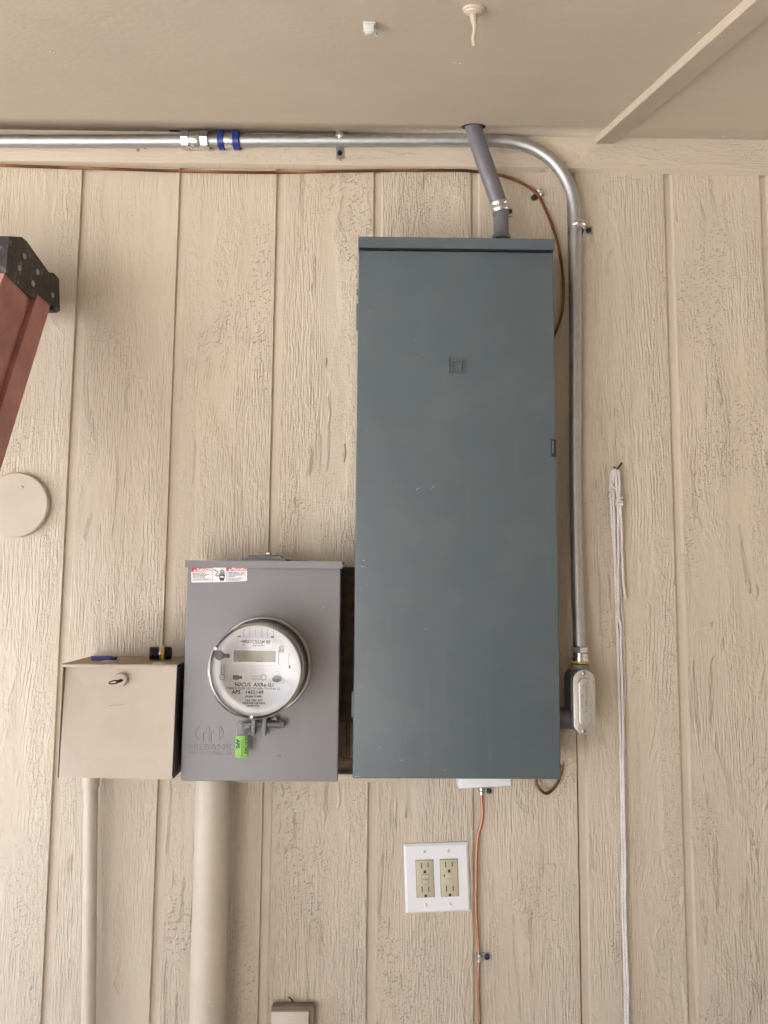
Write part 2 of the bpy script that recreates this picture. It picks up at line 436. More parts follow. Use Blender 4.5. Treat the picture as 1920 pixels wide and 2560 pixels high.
def text(body, name, at, size, mat, root, parent=None, rot=0.0, depth=0.0002, ax='CENTER', sx=1.0, bev=0.0, bold=0.0):
    """lettering standing on a face that looks along -y"""
    cu = bpy.data.curves.new(name, 'FONT'); cu.body = body; cu.size = size; cu.align_x = ax; cu.align_y = 'CENTER'
    cu.extrude = depth; cu.resolution_u = 2; cu.bevel_depth = bev; cu.offset = bold
    tmp = bpy.data.objects.new(name, cu); col.objects.link(tmp)
    dg = bpy.context.evaluated_depsgraph_get(); dg.update()
    me = bpy.data.meshes.new_from_object(tmp.evaluated_get(dg))
    bpy.data.objects.remove(tmp); bpy.data.curves.remove(cu)
    mtx = Matrix.Translation(Vector(at) - root.location) @ Matrix.Rotation(rot, 4, 'Y') @ Matrix.Rotation(rad(90), 4, 'X') @ Matrix.Diagonal((sx, 1, 1, 1))
    me.transform(mtx)
    me.materials.clear(); me.materials.append(mat)
    me.name = name
    o = bpy.data.objects.new(name, me); col.objects.link(o); o.parent = parent or root
    return o

# ================================================================== SETTING
g = MB(); g.face([V(-300, -300, 0), V(300, -300, 0), V(300, 300, 0), V(-300, 300, 0)])
gr = g.build('ground', M['ground'], smooth=0); gr['kind'] = 'structure'

# ------------------------------------------------------------------ wall of grooved siding
S = 0.2032; GW = 0.020
ZT = CEIL_Z + 0.02
wall = thing('house_wall', 'tan painted rough sawn house wall of vertical grooved siding behind the electrical boxes', 'wall', (0.6, 0, 0))
KNOTS = {0: [(0.11, 2.00, .03, .10), (0.05, 1.72, .05, .16)], 1: [(0.05, 2.18, .03, .12), (0.13, 1.25, .03, .1)], 2: [(0.06, 1.75, .04, .12), (0.15, 2.1, .04, .1)],
         3: [(0.05, 1.62, .05, .09), (0.12, 0.95, .04, .12)], 4: [(0.1, 1.02, .05, .07), (0.13, 2.2, .03, .1)], 5: [(0.13, 0.82, .04, .09), (.06, .72, .05, .08)],
         6: [(0.06, 2.19, .035, .06), (0.06, 1.50, .04, .10), (0.09, .72, .05, .06)], 7: [(0.06, 1.2, .04, .1), (0.07, 0.72, .045, .07)], -1: [(0.12, 2.1, .04, .1)]}
def plank(k):
    rng = random.Random(k * 31 + 5)
    x0 = k * S + GW; x1 = (k + 1) * S
    if k in (4, -2): x1 -= 0.0
    fine = -2 <= k <= 8
    zs = []
    z = 0.05
    while z < ZT:
        zs.append(z); z += (0.009 if (fine and 0.50 < z) else 0.12)
    zs.append(ZT)
    nx = 36 if fine else 4
    xs = [x0 + (x1 - x0) * i / nx for i in range(nx + 1)]
    h0 = rng.uniform(.02, .06); xc = x0 + rng.uniform(.02, .16); tap = rng.choice((-1, 1)) * rng.uniform(.035, .08)
    sp = rng.uniform(.0052, .0072); ph = rng.uniform(0, 50)
    verts, ring, ac, al = [], [], [], []
    kn = KNOTS.get(k, [])
    for z in zs:
        zz = z - 1.5
        nn = mnoise.noise(Vector((ph, z * 2.2, 3.0))) * .03
        n2 = mnoise.noise(Vector((ph + 9, z * 1.4, 7.0))) * .03
        for x in xs:
            h = h0 + tap * zz + nn
            r = math.sqrt((x - xc - n2) ** 2 + h * h)
            r += mnoise.noise(Vector((x * 14, z * 3.5, ph))) * .012 + mnoise.noise(Vector((x * 40, z * 9, ph + 3))) * .003
            for kx, kz, wx, wz in kn:
                q = ((x - x0 - kx) / wx) ** 2 + ((z - kz) / wz) ** 2
                r += 0.045 * math.exp(-q)
            verts.append((x, 0.0, z)); ring.append(r / sp); ac.append(x); al.append(z)
    W_ = nx + 1
    bw = rng.choice((0.0, 0.0, .03, .045)) if k not in (-1, 2, 6) else .05
    bl_ = rng.choice((0.0, .035))
    band = []
    for z in zs:
        for x in xs:
            wz = .012 * mnoise.noise(Vector((ph + 2, z * 6, 1)))
            v = 0.0
            if bw: v = max(v, min(1, max(0, (x - (x1 - bw) + wz) / .008)))
            if bl_: v = max(v, .7 * min(1, max(0, (x0 + bl_ - x + wz) / .008)))
            band.append(v * (0.65 + .5 * mnoise.noise(Vector((ph + 4, z * 2.5, 6)))))
    amp = []                                   # steep, crowded rings are worn lower
    for j in range(len(zs)):
        for i in range(W_):
            i0, i1 = max(0, i - 1), min(nx, i + 1); j0, j1 = max(0, j - 1), min(len(zs) - 1, j + 1)
            gx = (ring[j * W_ + i1] - ring[j * W_ + i0]) / (xs[i1] - xs[i0]); gz = (ring[j1 * W_ + i] - ring[j0 * W_ + i]) / (zs[j1] - zs[j0])
            amp.append(min(1.0, 150.0 / (math.hypot(gx, gz) + 1e-6)) ** 1.6)
    faces = [(j * W_ + i, j * W_ + i + 1, (j + 1) * W_ + i + 1, (j + 1) * W_ + i) for j in range(len(zs) - 1) for i in range(nx)]
    # groove cheeks
    nb = len(verts)
    for j, z in enumerate(zs):
        verts += [(x0 - 0.004, 0.0075, z), (x1 + 0.0005, 0.0075, z)]
        ring += [ring[j * W_], ring[j * W_ + nx]]; ac += [x0, x1]; al += [z, z]; amp += [0, 0]; band += [0, 0]
    for j in range(len(zs) - 1):
        a, b = j * W_, (j + 1) * W_
        faces.append((nb + 2 * j, a, b, nb + 2 * j + 2))
        faces.append((a + nx, nb + 2 * j + 1, nb + 2 * j + 3, b + nx))
    L = wall.location
    me = bpy.data.meshes.new('siding_plank')
    me.from_pydata([(v[0] - L.x, v[1], v[2]) for v in verts], [], faces)
    for nm, dat in (('ring', ring), ('across', ac), ('along', al), ('seed', [k * 3.7] * len(verts)), ('relief', [rng.uniform(0.75, 1.15)] * len(verts)), ('amp', amp), ('band', band)):
        me.attributes.new(nm, 'FLOAT', 'POINT').data.foreach_set('value', dat)
    me.materials.append(M['siding'])
    me.polygons.foreach_set('use_smooth', [True] * len(me.polygons)); me.set_sharp_from_angle(angle=rad(25))
    o = bpy.data.objects.new('siding_plank', me); col.objects.link(o); o.parent = wall
for k in range(-10, 18): plank(k)
b = MB()
for k in range(-10, 19):
    seam = k in (-1, 5, -7, 11)
    xa = k * S - 0.003; xb = k * S + GW + 0.003
    b.box((xa if not seam else k * S + 0.0035, 0.0065 - (0.0 if not seam else 0.001), 0.05), (xb, 0.02, ZT))
b.build('groove_floor', M['trim'], wall, kind='stuff', smooth=0)
b = MB(); rs = random.Random(5)
for k in (-7, -1, 5, 11):
    prev = None; z = 0.05
    while z < ZT:
        row = (V(k * S - .002, .0125, z), V(k * S + .0052 + rs.uniform(-.002, .0022), .0125, z))
        if prev: b.face([prev[0], prev[1], row[1], row[0]])
        prev = row; z += rs.uniform(.012, .05)
b.build('sheet_seam', M['seam'], wall, smooth=0)
b = MB(); b.box((-9, 0.02, 0), (9, 0.14, 3.0)); b.build('wall_core', M['trim'], wall, smooth=0)

# frieze board under the ceiling, built with the same grain running sideways
def frieze():
    z0, z1 = EYE + 0.862, CEIL_Z - 0.003
    xs = [-2.0 + 0.012 * i for i in range(int(5.4 / .012) + 1)]; nz = 10
    verts, ring, ac, al = [], [], [], []
    L = wall.location
    rows = [(z0, 0.0)] + [(z0 + 0.002, -.016)] + [(z0 + (z1 - z0) * j / nz, -.0165) for j in range(1, nz + 1)]
    for zi, (z, y) in enumerate(rows):
        for x in xs:
            r = math.sqrt((z - z0 - .03 + mnoise.noise(Vector((x * 1.5, 4, 2))) * .05) ** 2 + (.03 + .02 * x + .03 * mnoise.noise(Vector((x * 1.2, 1, 1)))) ** 2)
            verts.append((x - L.x, y, z)); ring.append(r / .006); ac.append(z); al.append(x)
    n = len(xs)
    faces = [(j * n + i, j * n + i + 1, (j + 1) * n + i + 1, (j + 1) * n + i) for j in range(len(rows) - 1) for i in range(n - 1)]
    me = bpy.data.meshes.new('frieze_board'); me.from_pydata(verts, [], faces)
    for nm, dat in (('ring', ring), ('across', ac), ('along', al), ('seed', [77.7] * len(verts)), ('amp', [.8] * len(verts)), ('band', [0.0] * len(verts)), ('relief', [0.35 + 0.4 * max(0, min(1, (v[0] + L.x - .6) / .5)) for v in verts])):
        me.attributes.new(nm, 'FLOAT', 'POINT').data.foreach_set('value', dat)
    me.materials.append(M['siding']); me.polygons.foreach_set('use_smooth', [True] * len(me.polygons)); me.set_sharp_from_angle(angle=rad(30))
    o = bpy.data.objects.new('frieze_board', me); col.objects.link(o); o.parent = wall
frieze()
for px, py, r_ in ((345, 375, .0042), (363, 371, .002), (851, 399, .003)):
    p = W(px, py, .0168); b = MB(); b.lathe(p, (0, -1, 0), [(r_, 0), (r_ * .8, .0003)], 8); b.build('drilled_hole', M['seam'], wall)
for px, py in ((246, 1504), (1062, 2113), (1553, 1456), (910, 2255), (1434, 2215), (1437, 2411), (1140, 2500), (698, 2395)):
    p = W(px, py, 0.0); b = MB(); b.lathe(p, (0, -1, 0), [(.0032, -.001), (.003, .0006), (.0016, .0012)], 9); b.build('nail_head', M['trim'], wall)

# ------------------------------------------------------------------ sloping ceiling
EAVE = 1.0
def cz(y): return CEIL_Z + CEIL_T * y
ceil = thing('porch_ceiling', 'tan painted boarded ceiling sloping down from the top of the house wall', 'ceiling', (0.6, 0, CEIL_Z))
bl = C(1475, 354); br = C(1518.5, 354)
bx0, bx1 = bl.x, br.x + .004
xm = (bx0 + bx1) / 2
def cpanel(xa, xb):
    b = MB()
    n = 10
    for i in range(n):
        y0, y1 = -EAVE * i / n, -EAVE * (i + 1) / n
        b.face([V(xa, y0, cz(y0)), V(xa, y1, cz(y1)), V(xb, y1, cz(y1)), V(xb, y0, cz(y0))])
    b.face([V(xa, 0, cz(0) + .02), V(xb, 0, cz(0) + .02), V(xb, -EAVE, cz(-EAVE) + .02), V(xa, -EAVE, cz(-EAVE) + .02)])
    b.face([V(xa, 0, cz(0)), V(xa, 0, cz(0) + .02), V(xa, -EAVE, cz(-EAVE) + .02), V(xa, -EAVE, cz(-EAVE))])
    b.face([V(xb, 0, cz(0)), V(xb, 0, cz(0) + .02), V(xb, -EAVE, cz(-EAVE) + .02), V(xb, -EAVE, cz(-EAVE))])
    bmesh.ops.remove_doubles(b.bm, verts=list(b.bm.verts), dist=1e-5)
    bmesh.ops.recalc_face_normals(b.bm, faces=list(b.bm.faces))
    b.build('ceiling_panel', M['ceiling'], ceil, smooth=20)
cpanel(-2.3, xm - 1.502); cpanel(xm - 1.5, xm - .0015); cpanel(xm + .0015, xm + 1.22); cpanel(xm + 1.222, xm + 2.44)
b = MB(); t_ = 0.014
b.prism([V(bx0, -.017, cz(-.017) - .0005), V(bx1, -.017, cz(-.017) - .0005), V(bx1, -EAVE, cz(-EAVE) - .0005), V(bx0, -EAVE, cz(-EAVE) - .0005)], (0, 0, -t_), 0.0015)
b.build('ceiling_batten', M['ceilbatten'], ceil)
b = MB(); b.box((-2.3, -EAVE - .02, cz(-EAVE) - .02), (xm + 2.45, -EAVE - .001, cz(-EAVE) + .14)); b.build('fascia_board', M['ceilbatten'], ceil)
dn = V(0, CEIL_T, -1).normalized()   # pointing down, away from the boards
def ceil_disc(px, py, r, name, mat, el=1.0):
    p = C(px, py); b = MB(); b.lathe(p, dn, [(r, 0), (r * .96, .0006)], 18)
    for v in b.bm.verts: v.co.x = p.x + (v.co.x - p.x) * el
    b.build(name, mat, ceil)
ceil_disc(1184, 317, .0245, 'conduit_hole', M['voidm'], 1.0)
ceil_disc(448, 328, .012, 'dark_slot', M['voidm'], 1.8)
b = MB()
for px, py, sz in ((128, 127, 5), (135, 129, 3), (262, 250, 3), (70, 325, 5), (355, 325, 4), (1137, 156, 5), (1150, 157, 3), (1107, 268, 3), (1062, 325, 5), (1096, 331, 4), (1110, 332, 4), (1597, 267, 4), (1606, 213, 4), (1690, 210, 4), (1810, 340, 5), (980, 316, 3), (1748, 81, 4), (1830, 347, 5)):
    c0 = C(px, py); pts = []
    for i in range(6):
        a = i * math.pi / 3 + random.random() * .6; rr = sz * random.uniform(.5, 1) * .0005
        pts.append(V(c0.x + rr * 1.7 * math.cos(a), c0.y + rr * math.sin(a), 0))
    for p in pts: p.z = cz(p.y) - .0004
    b.prism(pts, (0, 0, -.0008))
b.build('paint_chip', M['chipc'], ceil, kind='stuff')

# unseen roof and two walls, added to block light from right and front
b = MB(); b.box((-0.6, -5.0, 2.05), (5.0, -EAVE - .06, 2.2)); pr = b.build('added_roof_blocker', M['ceiling'], smooth=0); pr['kind'] = 'structure'
b = MB(); b.box((2.1, -5.0, 0.0), (2.25, -.02, 2.048)); pr = b.build('added_side_blocker', M['paint'], smooth=0); pr['kind'] = 'structure'
b = MB(); b.box((-0.5, -3.0, 0.0), (2.098, -2.85, 2.048)); pr = b.build('added_far_blocker', M['paint'], smooth=0); pr['kind'] = 'structure'

# ================================================================== STRAPS
def strap(loc, r, h, ang, side, w_, L, label, group, screwmat='black', name='pipe_strap', mat='strapsteel', cat='strap'):
    """one-hole strap; local z along the pipe, local y=0 the surface it is screwed to"""
    rt_ = thing(name, label, cat, loc, group)
    rt_.rotation_euler = (0, ang, 0)
    t = 0.0016; R = r + t
    pts = []
    pts.append((-side * R, -0.0005))
    for i in range(13):
        a = math.pi * i / 12
        pts.append((-side * R * math.cos(a), -h - R * math.sin(a)))
    pts += [(side * R, -0.004), (side * (R + .002), -0.0022), (side * (R + L), -0.0022)]
    b = MB(); bm = b.bm
    n = len(pts); A = []
    for i, (x, y) in enumerate(pts):
        p0 = Vector(pts[max(0, i - 1)]); p1 = Vector(pts[min(n - 1, i + 1)]); d = (p1 - p0).normalized()
        nn = Vector((d.y, -d.x)) * side
        # inner side lies towards the pipe
        q = Vector((x, y)); inn = q - nn * -t if False else q + nn * t * -1
        ww = w_ / 2
        A.append([bm.verts.new((x, y, -ww)), bm.verts.new((x, y, ww)), bm.verts.new((inn.x, inn.y, ww)), bm.verts.new((inn.x, inn.y, -ww))])
    fs = []
    for a, c in zip(A, A[1:]):
        for k in range(4):
            fs.append(bm.faces.new((a[k], a[(k + 1) % 4], c[(k + 1) % 4], c[k])))
    fs.append(bm.faces.new(A[0])); fs.append(bm.faces.new(list(reversed(A[-1]))))
    bmesh.ops.recalc_face_normals(bm, faces=fs)
    o = b.build('band', M[mat]); o.parent = rt_
    # raised stiffening rib over the saddle
    b = MB(); b.tube([(-side * (R + .0004) * math.cos(math.pi * i / 12), -h - (R + .0004) * math.sin(math.pi * i / 12), 0) for i in range(13)], w_ * .13, 6)
    o = b.build('rib', M[mat]); o.parent = rt_
    sx = side * (R + L * .58)
    b = MB(); b.lathe((sx, -.0038, 0), (0, -1, 0), [(.0052, -.0005), (.0052, .0012), (.0044, .0026), (.002, .0032)], 12)
    o = b.build('screw', M[screwmat]); o.parent = rt_
    return rt_

# ================================================================== STEEL CONDUIT
RE = 0.0124
dH = 0.0165 + RE + .001
emt = thing('steel_conduit', 'galvanised steel conduit running under the ceiling and bending down right of the slate panel', 'conduit', W(1440, 1300, .03))
path = [W(x, y, dH) for x, y in ((-900, 349), (-300, 351), (0, 353), (300, 353), (600, 351.5), (900, 351), (1100, 351), (1190, 351))]
path += [W(1250, 352, dH), W(1295, 358, dH), W(1340, 374, dH), W(1378, 400, dH - .001), W(1408, 436, dH - .004), W(1428, 478, .024), W(1436, 520, .021), W(1438.5, 560, .019)]
path += [W(1438.5, 640, .018), W(1438.5, 800, .018), W(1438, 1100, .018), W(1440, 1300, .020), W(1443, 1450, .026), W(1447, 1560, .034), W(1449, 1640, .038)]
b = MB(); b.tube(smooth_path(path, 8), RE, 20); b.build('pipe', M['emt'], emt)
def hexnut(b, o, ax, r, t0, t1, n=8, ch=.0015):
    b.lathe(o, ax, [(r * .86, t0), (r, t0 + ch), (r, t1 - ch), (r * .86, t1)], n, phase=.2)
def along_x(px, py, d): return W(px, py, d)
p0, p1 = W(455, 351, dH), W(523, 351, dH); ax = (p1 - p0).normalized(); LL = (p1 - p0).length
b = MB(); b.lathe(p0, ax, [(.0170, .28 * LL), (.0190, .36 * LL), (.0190, .64 * LL), (.0170, .72 * LL)], 10)
cp = b.build('coupling', M['zinc'], emt)
b = MB(); hexnut(b, p0, ax, .0202, 0, .3 * LL); b.build('compression_nut', M['zinc'], emt, cp)
b = MB(); hexnut(b, p0, ax, .0202, .70 * LL, LL); b.build('compression_nut', M['zinc'], emt, cp)
p0, p1 = W(545, 351, dH), W(601, 351, dH); LL = (p1 - p0).length
b = MB(); b.lathe(p0, ax, [(.0148, .25 * LL), (.0160, .34 * LL), (.0150, .5 * LL), (.0160, .66 * LL), (.0148, .75 * LL)], 20)
cp = b.build('coupling', M['zinc'], emt, label='coupling with two blue rings')
for a_, c_ in ((0, .32), (.66, 1.0)):
    b = MB(); b.lathe(p0, ax, [(.0150, a_ * LL), (.0190, (a_ + .05) * LL), (.0186, (a_ + c_) / 2 * LL), (.0190, (c_ - .05) * LL), (.0150, c_ * LL)], 20); b.build('blue_ring', M['bluering'], emt, cp)
# connector above the conduit body
c0 = W(1449.5, 1616, .038); c1 = W(1450, 1655, .039); ax2 = (c1 - c0).normalized(); LL = (c1 - c0).length
b = MB(); b.lathe(c0, ax2, [(.0150, .42 * LL), (.0150, .95 * LL)], 20); b.lathe(c0, ax2, [(.0166, .72 * LL), (.0166, .92 * LL)], 20)
cn = b.build('connector', M['zinc'], emt)
b = MB(); hexnut(b, c0, ax2, .0172, 0, .42 * LL); b.build('compression_nut', M['zinc'], emt, cn)
b = MB(); b.lathe(c0, ax2, [(.0174, .95 * LL), (.0176, 1.0 * LL), (.0174, 1.08 * LL)], 20); b.build('yellow_ring', M['yellow'], emt, cn)

strap(W(850, 351, .0166), RE, RE + .001, rad(90) + ROLL, 1, .015, .027, 'zinc one-hole strap holding the horizontal steel conduit left of the grey plastic conduit', 'straps on the conduits and wires', 'blacksteel')
strap(W(1438.5, 577, .0), RE, .0185, 0, 1, .019, .022, 'zinc strap on the upright steel conduit beside the top right corner of the slate panel', 'straps on the conduits and wires')

# ================================================================== CONDUIT BODY
cbx = W(1461, 1755, .075)
cbz0 = W(1461, 1837, .075).z; cbz1 = W(1461, 1674, .075).z
cb = thing('conduit_body', 'grey cast conduit body with a bright metal cover at the foot of the steel conduit', 'conduit body', V(cbx.x, -.04, (cbz0 + cbz1) / 2))
hw = .0205; hh = (cbz1 - cbz0) / 2; cc = (cbz0 + cbz1) / 2
b = MB(); b.prism(stadium(cbx.x - .002, cc, hw + .0005, hh - .001, -.018), (0, -.053, 0), .002)
top0 = W(1450, 1660, .04)
b.lathe(V(top0.x, -.039, cbz1 - .03), (0, 0, 1), [(.0185, 0), (.0182, .034), (.0176, top0.z - cbz1 + .030)], 24)
body = b.build('body', M['castgrey'], cb)
hz = W(1400, 1794, .04).z
b = MB(); b.lathe(V(.966, -.045, hz), (1, 0, 0), [(.0190, 0), (.0205, .002), (.0205, cbx.x - .966 - .008)], 24); b.build('side_hub', M['pvcgrey'], cb)
b = MB(); hexnut(b, V(.9545, -.045, hz), V(1, 0, 0), .0205, 0, .006, 10); b.lathe(V(.9545, -.045, hz), (1, 0, 0), [(.016, 0), (.016, .012)], 20); b.build('locknut', M['zinc'], cb)
b = MB(); b.prism(stadium(cbx.x, cc, hw, hh, -.0712), (0, -.0012, 0)); b.build('gasket_or_gap_shade', M['black'], cb)
b = MB(); b.prism(stadium(cbx.x, cc, hw, hh, -.0724), (0, -.0030, 0), .0012, 2)
iz0 = W(1460, 1816, .078).z; iz1 = W(1460, 1694.5, .078).z; ihw = .0128
b.prism(stadium(cbx.x + .0002, (iz0 + iz1) / 2, ihw, (iz1 - iz0) / 2, -.0754), (0, -.0048, 0), .0025, 3)
cov = b.build('cover', M['diecast'], cb)
# worn lettering cast in the cover, no longer readable: two rows of short ridges and a ring
rngc = random.Random(11); b = MB()
for px, ya, yb_, wd in ((1467, 1718, 1780, 6.5), (1456, 1738, 1772, 5.0)):
    y = ya
    while y < yb_:
        l = rngc.choice((2.0, 3.0, 4.0)); a0, a1 = W(px - wd / 2, y, .0803), W(px + wd / 2 * rngc.uniform(.3, 1), y + rngc.uniform(-1, 1.5), .0803)
        b.tube([V(a0.x, -.0803, a0.z), V(a1.x, -.0803, a1.z)], .00045, 5); y += l
p = W(1461, 1714, .0803); b.tube([V(p.x + .0032 * math.cos(t * math.pi / 7), -.0803, p.z + .0032 * math.sin(t * math.pi / 7)) for t in range(15)], .0004, 5)
b.build('cast_marks', M['rivet'], cb, cov, kind='stuff')
for py in (1682.5, 1827.5):
    p = W(1460, py, .0754); b = MB(); b.lathe(V(p.x, -.0754, p.z), (0, -1, 0), [(.0042, 0), (.0042, .001), (.0028, .002)], 12); sc_ = b.build('screw', M['rivet'], cb)
    b = MB(); b.box((p.x - .0030, -.0776, p.z - .0005), (p.x + .0030, -.0770, p.z + .0005), rot=Matrix.Rotation(rad(50), 3, 'Y')); b.build('slot', M['black'], cb, sc_)

# ================================================================== GREY PLASTIC CONDUIT FROM THE CEILING
top = C(1184, 316)
fl = thing('plastic_conduit', 'grey plastic conduit slanting from the ceiling hole into the top of the slate panel', 'conduit', W(1253, 590, .06))
d0 = -top.y
pp = [top + V(-.006, 0, .03), W(1187, 332, d0), W(1204, 385, .080), W(1222, 436, .074), W(1240, 488, .066), W(1249, 516, .062), W(1252, 535, .06)]
b = MB(); b.tube(smooth_path(pp, 8), .0166, 24); b.build('pipe', M['pvcgrey'], fl)
a0, a1 = W(1252, 518, .06), W(1253, 597, .06)
b = MB(); axs = (a1 - a0).normalized(); LL = (a1 - a0).length
prof = []
for i in range(28):
    t = i / 27; prof.append((.0149 + (.00025 if i % 2 else 0), t * LL * .84))
prof += [(.0155, .86 * LL), (.0185, .93 * LL), (.0190, 1.04 * LL)]
b.lathe(a0, axs, prof, 24); b.build('socket', M['pvcgrey'], fl)
# band clamp round the joint
cl = thing('band_clamp', 'zinc two-piece clamp round the grey plastic conduit just above the slate panel', 'clamp', W(1251, 517, .06))
ca, cbb = W(1247, 506, .0625), W(1252, 530, .0605); axc = (cbb - ca).normalized(); LL = (cbb - ca).length
b = MB(); b.lathe(ca, axc, [(.0172, 0), (.0184, .06 * LL), (.0184, .3 * LL), (.0174, .4 * LL), (.0184, .5 * LL), (.0184, .9 * LL), (.0174, LL)], 28); b.build('band', M['zinc'], cl)
p = W(1275, 533, .045)
b = MB(); b.box(p + V(-.006, -.002, -.008), p + V(.005, .002, .010), .0008); tb = b.build('tab', M['zinc'], cl)
b = MB(); b.lathe(p + V(0, -.002, .002), (0, -1, 0), [(.0042, 0), (.0042, .002), (.002, .003)], 12); b.build('screw', M['black'], cl, tb)
b = MB(); b.tube([p + V(0, .04, .002), p + V(0, 0, .002)], .003, 8); b.build('standoff', M['zinc'], cl, tb)

# ================================================================== STRANDED GROUND WIRE
gp = [W(-120, 404, .021), W(0, 413, .021), W(105, 417, .021), W(210, 420.5, .021), W(330, 424, .020), W(450, 427.5, .019), W(580, 430.5, .018), W(700, 431, .017), W(850, 428.5, .016), W(1000, 426, .014), W(1100, 426, .012), W(1165, 427, .011), W(1240, 436, .009), W(1290, 451, .008), W(1325, 470, .008), W(1345, 488, .008),
      W(1362, 520, .008), W(1378, 558, .008), W(1395, 615, .008), W(1405, 670, .008), W(1409, 725, .008), W(1406, 775, .008), W(1397, 810, .008), W(1384, 842, .008), W(1372, 872, .008), W(1360, 920, .008), W(1358, 1100, .008), W(1358, 1500, .008), W(1352, 1850, .008), W(1340, 1945, .012), W(1346, 1966, .014), W(1362, 1983, .014), W(1378, 1977, .014), W(1396, 1952, .012), W(1404, 1925, .009), W(1405, 1912, .009)]
gw = thing('ground_wire', 'tarnished stranded copper wire sagging under the ceiling trim and looping behind the slate panel', 'wire', W(1000, 426, .02))
sp_ = smooth_path(gp, 14)
# resample evenly
acc = [0.0]
for a, c in zip(sp_, sp_[1:]): acc.append(acc[-1] + (c - a).length)
N = int(acc[-1] / .004); ev = []; j = 0
for i in range(N + 1):
    t = acc[-1] * i / N
    while j < len(acc) - 2 and acc[j + 1] < t: j += 1
    q = (t - acc[j]) / max(1e-9, acc[j + 1] - acc[j]); ev.append(sp_[j].lerp(sp_[j + 1], min(1, q)))
b = MB()
rw = .0011
for s_ in range(7):
    pts = []
    for i, p in enumerate(ev):
        d = (ev[min(N, i + 1)] - ev[max(0, i - 1)]).normalized(); u = V(0, 1, 0) - d * d.y; u.normalize(); v_ = d.cross(u)
        a = 2 * math.pi * s_ / 6 + i * .004 / .045 * 2 * math.pi
        pts.append(p if s_ == 6 else p + (u * math.cos(a) + v_ * math.sin(a)) * .0021)
    b.tube(pts, rw, 6)
b.build('strand', M['oldcopper'], gw, kind='stuff')
strap(W(1349, 487, .0), .0034, .008, rad(-32), -1, .013, .017, 'small zinc strap on the tarnished copper wire inside the bend of the steel conduit', 'straps on the conduits and wires', name='wire_strap')

# ================================================================== SLATE PANEL
X0, X1, ZB, ZTOP = .5835, .9545, EYE - .3455, EYE + .6555
pn = thing('breaker_panel', 'tall slate grey steel breaker panel with an embossed square emblem', 'breaker panel', V(.769, 0, ZB))
b = MB(); b.box((X0 + .004, -.112, ZB + .003), (X1 - .004, -.012, ZTOP - .010), .0015); b.build('enclosure', M['panel'], pn)
for zz in (ZB + .10, ZTOP - .12):
    b = MB(); b.box((X0 + .05, -.0125, zz), (X1 - .05, .0, zz + .03)); b.build('mounting_lug', M['panel'], pn)
dz1 = W(1140, 628, .126).z
b = MB(); b.box((X0, -.1265, ZB), (X1, -.1135, dz1), .0028, 3); door = b.build('door', M['panel'], pn)
# rain hood: folded lip leaning forward
hz0 = W(1140, 622, .133).z; hz1 = W(1140, 594.5, .133).z
b = MB()
prof = [V(0, -.0125, hz1 - .001), V(0, -.1335, hz1), V(0, -.1345, hz0), V(0, -.1325, hz0), V(0, -.1310, hz1 - .006), V(0, -.0125, hz1 - .006)]
b.prism([V(X0 + .0015, p.y, p.z) for p in prof], (X1 - X0 - .002, 0, 0))
b.prism([V(X0 - .0005, -.0125, hz1 - .001), V(X0 - .0005, -.1335, hz1), V(X0 - .0005, -.1345, hz0), V(X0 - .0005, -.06, hz0 - .008), V(X0 - .0005, -.0125, hz0 - .008)], (.0015, 0, 0))
b.prism([V(X1 - .001, -.0125, hz1 - .001), V(X1 - .001, -.1335, hz1), V(X1 - .001, -.1345, hz0), V(X1 - .001, -.0125, hz0)], (.0015, 0, 0))
bmesh.ops.recalc_face_normals(b.bm, faces=list(b.bm.faces))
b.build('rain_hood', M['panel'], pn, smooth=30)
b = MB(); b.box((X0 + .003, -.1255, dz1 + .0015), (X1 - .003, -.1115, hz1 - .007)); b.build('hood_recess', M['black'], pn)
# emblem: square frame with a D in it, pressed outwards
lc = W(1141, 914, .127); q = .0152; yb = -.1266
b = MB()
loop_strip(b, rrect(lc.x - q, lc.x + q, lc.z - q, lc.z + q, yb, .001), rrect(lc.x - q + .0016, lc.x + q - .0016, lc.z - q + .0016, lc.z + q - .0016, yb, .0006), (0, -.0024, 0))
def dshape(x0, x1, z0, z1, r):
    pts = [V(x0, yb, z0)]
    for i in range(7): a = rad(-90 + 90 * i / 6); pts.append(V(x1 - r + r * math.cos(a), yb, z0 + r + r * math.sin(a)))
    for i in range(7): a = rad(90 * i / 6); pts.append(V(x1 - r + r * math.cos(a), yb, z1 - r + r * math.sin(a)))
    pts.append(V(x0, yb, z1)); return pts
loop_strip(b, dshape(lc.x - .0098, lc.x + .0098, lc.z - .0105, lc.z + .0098, .004), dshape(lc.x - .0074, lc.x + .0074, lc.z - .0082, lc.z + .0076, .002), (0, -.0028, 0))
b.build('emblem', M['panel'], pn, door, smooth=20)
